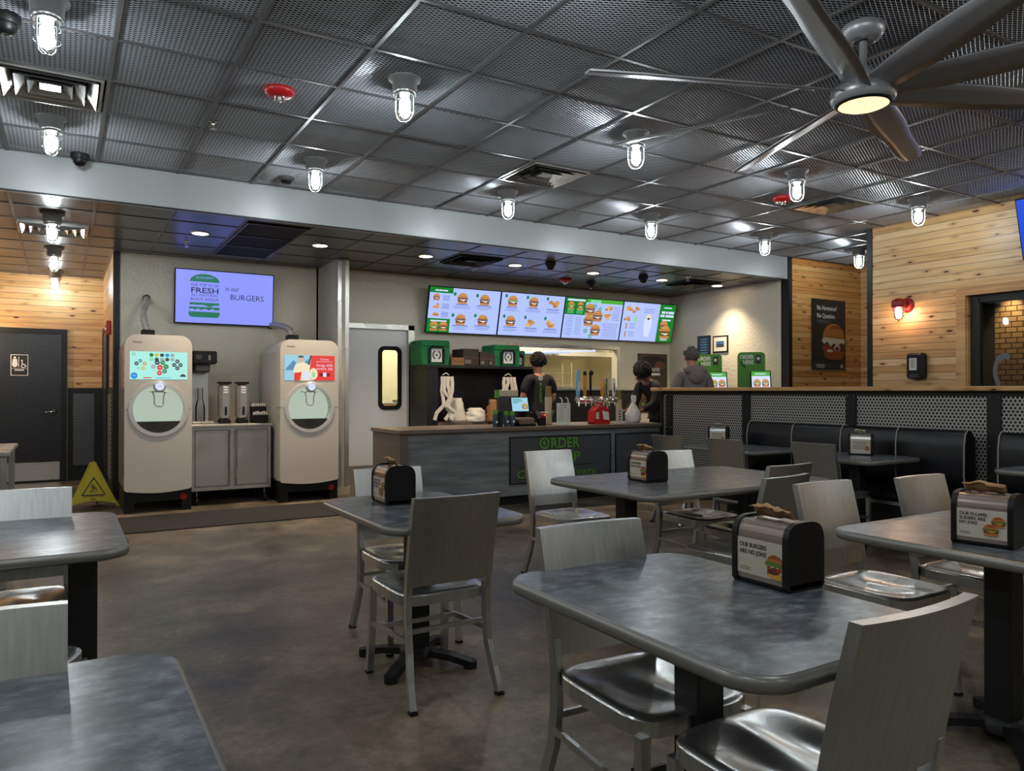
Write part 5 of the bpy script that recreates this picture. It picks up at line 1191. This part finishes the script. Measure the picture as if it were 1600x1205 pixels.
# posters, frames
def poster(label, o, u, w, h, draw, th=0.02, frame='poster_dark', name='wall_poster'):
    u = Vector(u).normalized(); n = u.cross(Vector((0,0,1)))
    t = thing(name, label, 'poster', o); m = MB(); a0 = -n*th
    c = [Vector((0,0,0)), u*w, u*w+Vector((0,0,h)), Vector((0,0,h))]
    m.add([p for p in c]+[p+a0 for p in c], [(0,1,2,3),(7,6,5,4),(0,4,5,1),(1,5,6,2),(2,6,7,3),(3,7,4,0)], frame); m.build('board', t)
    a = Art(n*0.001, u, (0,0,1)); draw(a, w, h); a.mb.build('print', t)
def d1(a, w, h):
    a.rect(0.01, 0.01, w-0.01, h-0.01, 'poster_dark', 1)
    a.text(0.1, h-0.17, 0.1, 'No Hormones?', 'text_white', 3, 'L', 0.48, bold=True); a.text(0.1, h-0.29, 0.1, 'No Question.', 'text_white', 3, 'L', 0.44, bold=True); a.lines(0.1, 0.45, h-0.34, 2, 0.025, 0.01, 'text_grey')
    cx_ = w*0.63; a.ell(cx_, h*0.46, w*0.33, h*0.2, 'bun', 3, 28, 0, PI); a.ell(cx_+w*0.06, h*0.56, w*0.19, h*0.075, 'cream' if 0 else 'bun_dark', 4, 20, 0.3, PI-0.3)
    a.rect(cx_-w*0.32, h*0.42, cx_+w*0.32, h*0.465, 'bun', 3)
    a.poly([(cx_-w*0.37,h*0.42),(cx_-w*0.3,h*0.36),(cx_-w*0.2,h*0.4),(cx_-w*0.1,h*0.33),(cx_,h*0.38),(cx_+w*0.12,h*0.35),(cx_+w*0.24,h*0.39),(cx_+w*0.33,h*0.37),(cx_+w*0.34,h*0.44),(cx_-w*0.3,h*0.46)], 'cream', 6)
    a.ell(cx_-w*0.2, h*0.31, w*0.17, h*0.055, 'meat_red', 5); a.rect(cx_-w*0.2, h*0.26, cx_+w*0.33, h*0.4, 'patty', 4); a.ell(cx_+w*0.1, h*0.31, w*0.1, h*0.05, 'cream', 5); a.ell(cx_+w*0.1, h*0.3, w*0.07, h*0.035, 'meat_red', 6); a.ell(cx_-w*0.12, h*0.27, w*0.1, h*0.02, 'cream', 7)
    a.poly([(cx_-w*0.31,h*0.26),(cx_-w*0.26,h*0.17),(cx_-w*0.1,h*0.145),(cx_+w*0.2,h*0.145),(cx_+w*0.3,h*0.17),(cx_+w*0.33,h*0.26)], 'bun_dark', 3); a.rect(0.01, 0.01, w-0.01, h*0.1, 'dark_grey', 5); a.lines(0.06, 0.3, h*0.06, 2, 0.03, 0.012, 'text_white', 7); a.star(w*0.87, h*0.05, 0.04, 'text_white', 7)
poster('dark framed burger poster reading No Hormones? No Question. in the timber niche', (9.83, BY-0.03, 1.65), (1,0,0), 0.8, 1.09, d1)
def d2(a, w, h):
    a.rect(0.005, 0.005, w-0.005, h-0.005, 'poster_mid', 1); a.ell(w*0.5, h*0.85, w*0.45, h*0.12, 'poster_dark', 2); a.text(w*0.28, h*0.70, 0.09, 'FLAME', 'text_white', 4, 'L', 0.3, bold=True); a.text(w*0.17, h*0.62, 0.09, '&', 'text_white', 4, 'L', 0.06, bold=True); a.rect(w*0.28, h*0.63, w*0.75, h*0.67, 'text_white', 4); a.rect(w*0.24, h*0.5, w*0.55, h*0.56, 'letter_green', 5); a.ell(w*0.15, h*0.7, w*0.15, h*0.09, 'poster_brown', 2); a.ell(w*0.75, h*0.8, w*0.2, h*0.08, 'poster_brown', 3)
    a.burger(w*0.35, h*0.36, w*0.6, h*0.3, 'poster_brown', 'bun_dark', 'patty', 'meat_red', 'cream', 3); a.rect(w*0.1, h*0.12, w*0.5, h*0.16, 'letter_green', 4); a.lines(w*0.1, w*0.6, h*0.08, 2, 0.04, 0.02, 'text_grey', 4)
poster('brown burger poster on the back wall right of the pass-through', (8.56, 9.98, 0.95), (1,0,0), 0.66, 1.02, d2)
def d3(a, w, h): a.rect(0.02, 0.02, w-0.02, h-0.02, 'can_blue', 2); a.lines(0.06, w-0.06, h-0.07, 6, 0.045, 0.012, 'tap_blue', 3)
def d4(a, w, h): a.rect(0.025, 0.025, w-0.025, h-0.025, 'paper', 2); a.rect(0.08, 0.09, w-0.08, h-0.09, 'picture_blue', 3); a.rect(0.08, 0.09, w-0.08, 0.14, 'dark_grey', 4)
poster('dark blue framed certificate on the order area side wall', (9.285, 9.3, 1.92), (0,-1,0), 0.29, 0.33, d3, 0.015, 'black_plastic', 'picture_frame')
poster('black framed photograph with a white mount, right of the blue certificate', (9.285, 8.95, 1.95), (0,-1,0), 0.33, 0.28, d4, 0.015, 'black_plastic', 'picture_frame')
# order kiosks
def kiosk(label, x, y, rz):
    t = thing('order_kiosk', label, 'kiosk', (x, y, 0), rz)
    m = MB().prism(rrect(-0.2, 0.2, 1.25, 1.9, 0.06, 6), 0.05, 0.07, 'green_sign', 'y'); m.build('sign_board', t)
    MB().bbox(-0.05, 0.05, 0.06, 0.12, 0.02, 1.4, 'black_paint', 0.01).build('post', t); MB().bbox(-0.22, 0.22, -0.15, 0.25, 0, 0.025, 'black_paint', 0.01).build('base', t)
    a = Art((-0.2, 0.048, 1.25), (1,0,0), (0,0,1)); a.text(0.03, 0.55, 0.085, 'ORDER', 'text_white', 3, 'L', 0.2, bold=True); a.text(0.08, 0.47, 0.085, 'HERE', 'text_white', 3, 'L', 0.15, bold=True)
    a.rect(0.26, 0.48, 0.34, 0.61, 'poster_dark', 3); a.star(0.3, 0.555, 0.035, 'text_white', 4); a.poly([(0.04,0.5),(0.07,0.44),(0.1,0.41),(0.12,0.43),(0.08,0.47),(0.06,0.52)][::-1], 'poster_dark', 3); a.mb.build('lettering', t)
    T_ = Matrix.Translation((-0.02, -0.06, 1.18)) @ Matrix.Rotation(R(-14), 4, 'X'); MB().bbox(0, 0.3, 0, 0.03, 0, 0.46, 'black_plastic', 0.01, T_).build('tablet', t)
    a = Art(T_ @ Vector((0.018,-0.001,0.018)), (1,0,0), T_.to_3x3() @ Vector((0,0,1))); w, h = 0.264, 0.424; a.rect(0, 0, w, h, 's_white', 1); a.rect(0, h-0.07, w, h, 's_lgreen', 2); a.rect(0, 0, w, 0.1, 's_green', 2); a.rect(0, 0.08, w, 0.17, 's_lettuce', 3); a.rect(0.05, h-0.045, 0.21, h-0.03, 's_white', 4)
    a.burger(0.075, 0.24, 0.11, 0.13, 's_bun', 's_fries', 's_lettuce', 's_patty', 's_cream', 5); a.burger(0.195, 0.24, 0.11, 0.13, 's_bun', 's_fries', 's_lettuce', 's_patty', 's_cream', 5); a.mb.build('screen', t)
    MB().tube([(0.13,0.06,1.3),(0.13,0.0,1.3)], 0.02, 'black_paint').build('arm', t)
kiosk('green ORDER HERE kiosk with tablet, next to the man in the hoodie', 8.7, 8.46, R(-38)); kiosk('green ORDER HERE kiosk with tablet, nearer the black corner post', 8.8, 7.7, R(-38))
# red wall lamp
t = thing('wall_lamp', 'red caged jar lamp on the right timber wall', 'wall lamp', (XW, 5.17, 2.33))
MB().lathe([(0.09,0),(0.085,0.02),(0.05,0.03)], 'dark_red', 24, T=Matrix.Rotation(R(-90), 4, 'Y')).build('back_plate', t)
MB().tube([(-0.02,0,0.0),(-0.1,0,0.02),(-0.16,0,0.02)], 0.035, 'dark_red', 14).build('arm', t)
MB().lathe([(0.03,0.07),(0.07,0.05),(0.078,-0.02),(0.07,-0.035)], 'dark_red', 22, c=(-0.17,0,0)).build('cap', t)
MB().lathe([(0.052,-0.03),(0.052,-0.13),(0.04,-0.17),(0,-0.19)], 'clear_glass', 18, c=(-0.17,0,0), cap=False).build('jar', t)
MB().lathe([(0.015,-0.04),(0.035,-0.06),(0.037,-0.12),(0.022,-0.16),(0,-0.165)], 'red_lamp_glow', 12, c=(-0.17,0,0), cap=False).build('bulb', t)
m = MB()
for k in range(4):
    c, s = math.cos(PI/4+k*PI/2), math.sin(PI/4+k*PI/2); m.tube([(-0.17+0.062*c,0.062*s,-0.03),(-0.17+0.062*c,0.062*s,-0.14),(-0.17+0.04*c,0.04*s,-0.19),(-0.17,0,-0.205)], 0.003, 'dark_red', 5)
for z in (-0.07,-0.14): m.tube([(-0.17+0.062*math.cos(2*PI*k/20), 0.062*math.sin(2*PI*k/20), z) for k in range(20)], 0.003, 'dark_red', 5, closed=True)
m.build('cage', t)
# soap dispenser
t = thing('sanitizer_dispenser', 'black sanitizer dispenser with a white label on the right timber wall', 'dispenser', (XW, 5.02, 1.46))
MB().bbox(-0.12, 0, -0.1, 0.1, 0, 0.3, 'black_plastic', 0.025).build('body', t); MB().bbox(-0.125, -0.02, -0.07, 0.07, 0.0, 0.07, 'dark_grey', 0.02).build('push_bar', t)
a = Art((-0.121, 0.055, 0.1), (0,-1,0), (0,0,1)); a.rect(0, 0, 0.09, 0.14, 'paper', 1); a.lines(0.015, 0.075, 0.11, 4, 0.025, 0.01, 'text_grey'); a.mb.build('label_decal', t)
# wet floor sign
t = thing('wet_floor_sign', 'yellow pop-up wet floor cone between the restroom and the left dispenser', 'sign', (0.31, 9.72, 0))
apex = 0.5; m = MB(); n = 3; B = [(-0.24,-0.02),(0.25,-0.05),(0.05,0.32)]
for i in range(3):
    p, q = Vector((*B[i],0.03)), Vector((*B[(i+1)%3],0.03)); rows = []
    for j in range(5):
        s = j/4; a_, b_ = p.lerp(Vector((p.x*0.08, 0.08+p.y*0.08, apex)), s), q.lerp(Vector((q.x*0.08, 0.08+q.y*0.08, apex)), s)
        for k in range(7):
            f = k/6; v = a_.lerp(b_, f); v.z += (0.05*math.sin(PI*f)*(1-s)**2 if j == 0 else 0); rows.append(v)
    m.add(rows, [(j*7+k, j*7+k+1, j*7+8+k, j*7+7+k) for j in range(4) for k in range(6)], 'yellow_fabric', True)
m.build('cover', t); m = MB()
for b in B: m.tube([(b[0],b[1],0.0),(b[0]*0.08,0.08+b[1]*0.08,apex+0.01)], 0.008, 'yellow_fabric', 6).ellip((b[0],b[1],0.012), 0.018, 0.018, 0.012, 'yellow_fabric', 10, 6)
m.build('frame', t)
p, q = Vector((*B[0],0.03)), Vector((*B[1],0.03)); u = (q-p).normalized(); mid = (p+q)/2; vv = (Vector((0,0.08-0.003,apex))-mid); vv = (vv-u*vv.dot(u)).normalized()
a = Art(mid+u.cross(vv)*0.008, u, vv)
def tri(s, w_, m_, k, c=(0,0.18)):
    P = [(c[0]+s*math.cos(PI/2+2*PI*i/3), c[1]+s*math.sin(PI/2+2*PI*i/3)) for i in range(3)]; Q = [(c[0]+(s-w_)*math.cos(PI/2+2*PI*i/3), c[1]+(s-w_)*math.sin(PI/2+2*PI*i/3)) for i in range(3)]
    for i in range(3): j = (i+1) % 3; a.poly([P[i], P[j], Q[j], Q[i]], m_, k)
tri(0.14, 0.018, 'text_dark', 1)
a.ell(-0.01, 0.225, 0.01, 0.01, 'text_dark', 2)
for L_ in ([(-0.012,0.215),(0.002,0.19),(-0.006,0.17)], [(0.002,0.19),(0.025,0.185),(0.03,0.165)], [(-0.006,0.205),(-0.03,0.195)], [(-0.002,0.2),(0.022,0.21)], [(-0.006,0.17),(-0.03,0.16)]):
    for i in range(len(L_)-1):
        (x0,y0),(x1,y1) = L_[i], L_[i+1]; d = math.hypot(x1-x0,y1-y0); nx_, ny_ = -(y1-y0)/d*0.004, (x1-x0)/d*0.004; a.poly([(x0-nx_,y0-ny_),(x1-nx_,y1-ny_),(x1+nx_,y1+ny_),(x0+nx_,y0+ny_)], 'text_dark', 2)
a.rect(-0.04, 0.145, 0.04, 0.15, 'text_dark', 2); a.text(0, 0.086, 0.035, 'ATTENTION', 'text_dark', 2, 'C', 0.2); a.lines(-0.03, 0.03, 0.055, 1, 0, 0.016, 'text_dark'); a.mb.build('print', t)
# condiment station at the left edge
t = thing('condiment_station', 'stainless condiment station cut by the left edge', 'cabinet', (-0.31, 6.0, 0))
MB().bbox(-1.1, 0.02, 0, 1.05, 0.88, 0.91, 'stainless', 0.006).build('worktop', t); MB().bbox(-1.08, -0.09, 0.02, 1.0, 0.1, 0.88, 'stainless', 0.004).build('body', t)
for y in (0.04, 1.0): MB().bbox(-0.04, 0.0, y-0.02, y+0.02, 0, 0.88, 'stainless', 0.004).build('leg', t)
MB().tube([(-0.02,0.04,0.3),(-0.02,1.0,0.3)], 0.014, 'stainless').build('rail', t)
# kitchen things seen through the openings
t = thing('exhaust_hood', 'stainless exhaust hood in the kitchen beyond the pass-through', 'hood', (5.6, 11.0, 1.95)); MB().prism([(0,0.0),(1.2,0.0),(1.2,0.6),(0.4,0.6)], 0, 3.2, 'stainless', 'x').build('canopy', t); MB().box(0, 3.2, -0.02, 0.0, 0.0, 0.08, 'chrome').build('rail', t)
t = thing('tube_light', 'long white tube light in the kitchen pass-through', 'light', (6.6, 10.6, 2.03)); MB().tube([(0,0.35,-0.06),(1.5,0,0.0)], 0.016, 's_white', 10).build('tube', t); MB().box(-0.02, 0.03, 0.33, 0.37, -0.04, 0.2, 'galvanised').box(1.46, 1.5, -0.02, 0.02, 0.02, 0.2, 'galvanised').build('holder', t)
t = thing('wire_shelf', 'white wire shelving in the kitchen beyond the pass-through', 'shelf', (7.0, 11.6, 0)); m = MB()
for z in (1.3, 1.42, 1.54, 1.66):
    for k in range(2): m.tube([(0,0.3*k,z),(1.3,0.3*k,z)], 0.006, 'chrome', 6)
m.build('shelf', t)
for x in (0, 1.3):
    for y in (0, 0.3): MB().tube([(x,y,0),(x,y,1.85)], 0.012, 'chrome', 8).build('leg', t)
t = thing('prep_table', 'stainless prep table with containers seen through the kitchen door window', 'table', (3.7, 11.4, 0)); MB().bbox(0, 1.6, 0, 0.7, 0.86, 0.9, 'stainless', 0.005).build('worktop', t)
for x in (0.04, 1.56):
    for y in (0.04, 0.66): MB().cyl((x, y), 0.02, 0, 0.86, 'stainless', 10).build('leg', t)
for i in range(4): 
    t = thing('food_container', 'food containers on the kitchen prep table behind the door window', 'container', (3.95+0.27*i, 11.6, 0.9), 0, 'containers on the kitchen prep table'); MB().bbox(0, 0.22, 0, 0.2, 0, 0.2+0.05*(i%2), ['cardboard','white_plastic','cheese','stainless'][i], 0.01).build('tub', t); MB().bbox(-0.005, 0.225, -0.005, 0.205, 0.2+0.05*(i%2), 0.22+0.05*(i%2), 'grey_plastic', 0.004).build('lid', t)
# ------------------------------------------------------------------ people
def skin_mesh(name, verts, edges, radii, m, parent, root=0, levels=2, disp=0.0):
    me = bpy.data.meshes.new(name); me.from_pydata(verts, edges, []); me.update()
    o = bpy.data.objects.new(name, me); COL.objects.link(o)
    sk = o.modifiers.new('skin', 'SKIN'); sk.use_smooth_shade = True; sk.branch_smoothing = 0.6
    if not me.skin_vertices: return o
    for i, d in enumerate(me.skin_vertices[0].data):
        r = radii[i]; d.radius = r if isinstance(r, tuple) else (r, r); d.use_root = (i == root)
    ss = o.modifiers.new('sub', 'SUBSURF'); ss.levels = levels; ss.render_levels = levels
    bpy.context.view_layer.update(); dg = bpy.context.evaluated_depsgraph_get()
    nm = bpy.data.meshes.new_from_object(o.evaluated_get(dg)); bpy.data.objects.remove(o)
    nm.name = name; nm.materials.clear(); nm.materials.append(M[m])
    if disp:
        rnd = random.Random(5)
        for v in nm.vertices: v.co += Vector((math.sin(v.co.z*31+v.co.x*17), math.cos(v.co.z*27+v.co.x*23), 0))*disp
    nm.polygons.foreach_set('use_smooth', [True]*len(nm.polygons)); nm.update()
    q = bpy.data.objects.new(name, nm); COL.objects.link(q); q.parent = parent; return q
def person(label, loc, rz, sc, skin, J, cloth, hair):
    # faces local +Y; J holds the joints
    t = thing('person', label, 'person', loc, rz); t.scale = (sc, sc, sc)
    V = []; E_ = []; Rr = []
    def add(p, r, par=None):
        V.append(p); Rr.append(r); i = len(V)-1
        if par is not None: E_.append((par, i))
        return i
    P = J['pelvis']; pel = add(P, (0.12, 0.1)); wa = add(J['waist'], (0.115, 0.09), pel); che = add(J['chest'], (0.135, 0.1), wa); nb = add(J['neckbase'], (0.07, 0.06), che)
    nk = add(J['neck'], 0.05, nb); h1 = add(J['jaw'], (0.06, 0.075), nk); h2 = add(J['head'], (0.075, 0.095), h1); h3 = add(J['crown'], (0.055, 0.065), h2)
    hd = Vector(J['head']); fwd = Vector(J.get('face', (0, 1, 0))).normalized(); side = fwd.cross(Vector((0,0,1))).normalized()
    for s, k in ((-1, 'l'), (1, 'r')):
        sh = add(J['sh'+k], 0.055, nb); el = add(J['el'+k], 0.04, sh); wr = add(J['wr'+k], (0.026, 0.022), el); pa = add(J['pa'+k], (0.032, 0.016), wr)
        d = (Vector(J['pa'+k])-Vector(J['wr'+k])).normalized(); dn = Vector(J.get('curl', (0, 0, -1))); w = d.cross(dn).normalized(); dn = w.cross(d)
        base = Vector(J['pa'+k])
        for f, (off, ln) in enumerate(((-0.03, 0.07), (-0.01, 0.08), (0.01, 0.075), (0.028, 0.058))):
            a0 = base+w*off+d*0.03; a1 = a0+d*ln*0.5-dn*0.006; a2 = a1+d*ln*0.4+dn*0.02
            i0 = add(tuple(a0), 0.0095, pa); i1 = add(tuple(a1), 0.0085, i0); add(tuple(a2), 0.007, i1)
        th0 = base-d*0.02+w*(-s)*0.03; th1 = th0+d*0.035+w*(-s)*0.02; i0 = add(tuple(th0), 0.011, pa); add(tuple(th1), 0.009, i0)
        hp = add(J['hip'+k], 0.085, pel); kn = add(J['kn'+k], 0.055, hp); an = add(J['an'+k], 0.036, kn); add(tuple(Vector(J['an'+k])+Vector((0, 0.13, -0.05))), (0.035, 0.022), an)
    skin_mesh('body', V, E_, Rr, skin, t)
    for s in (-1, 1):
        m = MB(); e = hd+side*s*0.034+fwd*0.083+Vector((0,0,-0.005)); m.ellip(tuple(e), 0.012, 0.009, 0.006, 'text_white', 10, 6).ellip(tuple(e+fwd*0.006), 0.006, 0.006, 0.006, 'black_hair', 8, 5)
        m.ellip(tuple(hd+side*s*0.035+fwd*0.09+Vector((0,0,0.018))), 0.02, 0.006, 0.004, 'black_hair', 8, 5); m.build('eye', t)
    m = MB().ellip(tuple(hd+fwd*0.1+Vector((0,0,-0.03))), 0.014, 0.018, 0.024, skin, 10, 6)
    for s in (-1, 1): m.ellip(tuple(hd+side*s*0.083+Vector((0,0,-0.02))), 0.012, 0.02, 0.032, skin, 10, 6)
    m.build('nose_and_ears', t)
    MB().ellip(tuple(hd+fwd*0.083+Vector((0,0,-0.068))), 0.024, 0.01, 0.007, 'meat_red', 10, 6).build('mouth', t)
    # clothes: sleeves follow the arms, shirt the trunk
    V2 = [P, J['waist'], J['chest'], J['neckbase']]; 
    lo = tuple(Vector(P)+Vector((0,0,-0.09)))
    V2 = [lo, P, J['waist'], J['chest'], tuple(Vector(J['neckbase'])+Vector((0,0,-0.01)))]; Rr2 = [(0.155,0.12),(0.15,0.12),(0.145,0.115),(0.175,0.125),(0.085,0.08)]; E2 = [(0,1),(1,2),(2,3),(3,4)]; fat = 1.16 if cloth['top'] == 'hoodie' else 1.0
    for k in 'lr':
        b = len(V2); shv, elv, wrv = Vector(J['sh'+k]), Vector(J['el'+k]), Vector(J['wr'+k])
        V2.append(tuple(shv)); Rr2.append(0.078); E2.append((3 if 0 else 4, b))
        if cloth['sleeve'] == 'short': V2.append(tuple(shv.lerp(elv, 0.75))); Rr2.append(0.068); E2.append((b, b+1))
        else:
            V2 += [tuple(elv), tuple(elv.lerp(wrv, 0.92))]; Rr2 += [0.064, 0.045]; E2 += [(b, b+1), (b+1, b+2)]
    skin_mesh('shirt', V2, E2, [tuple(c*fat for c in r) if isinstance(r, tuple) else r*fat for r in Rr2], cloth['top'], t, 1, 2, 0.004)
    V3 = [tuple(Vector(P)+Vector((0,0,-0.02)))]; Rr3 = [(0.135, 0.11)]; E3 = []
    for k in 'lr':
        b = len(V3); V3 += [J['hip'+k], J['kn'+k], tuple(Vector(J['an'+k])+Vector((0,0,0.02)))]; Rr3 += [0.1, 0.074, 0.062]; E3 += [(0, b), (b, b+1), (b+1, b+2)]
    skin_mesh('trousers', V3, E3, Rr3, 'trousers', t, 0, 2, 0.003)
    for k in 'lr': a_ = J['an'+k]; MB().bbox(a_[0]-0.05, a_[0]+0.05, a_[1]-0.07, a_[1]+0.2, 0.0, 0.09, 'shoe', 0.03).build('shoe', t)
    # hair
    cr = hd+Vector((0,0,0.02))-fwd*0.016; m = MB(); rnd = random.Random(11)
    m.ellip(tuple(cr), hair['r']*0.96, hair['r']*1.04, hair['r']*0.98, hair['m'], 22, 14, noise=0.05)
    for i in range(hair['curls']):
        a = rnd.uniform(0, 2*PI); z = rnd.uniform(-0.55, 1.0); rr = math.sqrt(max(0, 1-z*z)); v = Vector((rr*math.cos(a), rr*math.sin(a), z))
        if v.dot(fwd) > 0.35 and z < 0.45: continue
        q = cr+v*hair['r']*0.98; w_ = rnd.uniform(0.012, 0.022); m.ellip(tuple(q), w_, w_, w_, hair['m'], 7, 5, noise=0.3)
    o = m.build('hair', t)
    return t, hd, fwd
J = dict(pelvis=(0,0,0.98), waist=(0,0.01,1.12), chest=(0,0.0,1.3), neckbase=(0,0.0,1.45), neck=(0,0.015,1.51), jaw=(0,0.045,1.57), head=(0,0.045,1.645), crown=(0,0.03,1.715), face=(0,1,-0.25),
    shl=(-0.175,0.0,1.42), shr=(0.175,0.0,1.42), ell=(-0.25,0.03,1.15), elr=(0.25,0.03,1.15), wrl=(-0.2,0.26,1.05), wrr=(0.2,0.26,1.05), pal=(-0.17,0.34,1.05), par=(0.17,0.34,1.05),
    hipl=(-0.09,0,0.92), hipr=(0.09,0,0.92), knl=(-0.1,0.02,0.5), knr=(0.1,0.02,0.5), anl=(-0.1,-0.01,0.09), anr=(0.1,-0.01,0.09))
t, hd, fw = person('person with dark curly hair in a black tee, back turned behind the counter', (5.69, 8.72, 0), R(0), 1.045, 'skin', J, dict(sleeve='short', top='black_shirt'), dict(r=0.105, m='black_hair', curls=190))
a = Art((0.0, -0.128, 0.98), (1,0,0), (0,0.0,1)); a.o = Vector((-0.07,-0.1385,0.0))
a.ell(0, 1.43, 0.034, 0.026, 'text_white', 2, 20); a.ell(0, 1.43, 0.018, 0.008, 'black_shirt', 3)
b = Art((-0.07, -0.1385, 1.37), (0,0,-1), (1,0,0)); b.text(0.0, -0.018, 0.05, 'BURGERFI', 's_lgreen' if 0 else 'letter_green', 2, 'L', 0.26, bold=True)
b.mb.build('back_print', t); a.mb.build('back_logo', t)
# leaning worker at the end of the counter, facing left
J2 = dict(J); J2.update(waist=(0,0.06,1.1), chest=(0,0.16,1.24), neckbase=(0,0.25,1.36), neck=(0,0.29,1.4), jaw=(0,0.35,1.42), head=(0,0.36,1.49), crown=(0,0.33,1.56), face=(0,1,-0.5), shl=(-0.17,0.23,1.32), shr=(0.17,0.23,1.32),
    ell=(-0.2,0.3,1.06), elr=(0.2,0.3,1.06), wrl=(-0.14,0.5,0.96), wrr=(0.14,0.5,0.96), pal=(-0.12,0.58,0.95), par=(0.12,0.58,0.95))
person('person with bushy dark hair in black, bent forward behind the end of the counter', (7.72, 8.5, 0), R(92), 1.07, 'skin_dark', J2, dict(sleeve='long', top='black_shirt'), dict(r=0.125, m='black_hair', curls=200))
# customer in a hoodie
J3 = dict(J); J3.update(wrl=(-0.2,0.2,1.0), wrr=(0.2,0.2,1.0), pal=(-0.17,0.28,1.0), par=(0.17,0.28,1.0))
t, hd, fw = person('person with short grey hair in a grey hoodie, seen from behind over the partition', (7.42, 7.52, 0), R(-18), 1.09, 'skin', J3, dict(sleeve='long', top='hoodie'), dict(r=0.094, m='grey_hair', curls=60))
m = MB().ellip((0,-0.075,1.47), 0.15, 0.085, 0.07, 'hoodie', 20, 12).ellip((0,-0.10,1.40), 0.11, 0.075, 0.11, 'hoodie', 20, 12); m.build('hood', t)
m = MB().tube([(0.11*math.cos(q), -0.01+0.09*math.sin(q), 1.475-0.01*math.sin(q)) for q in [2*PI*k/24 for k in range(24)]], 0.022, 'black_shirt', 8, closed=True); m.build('hood_lining', t)
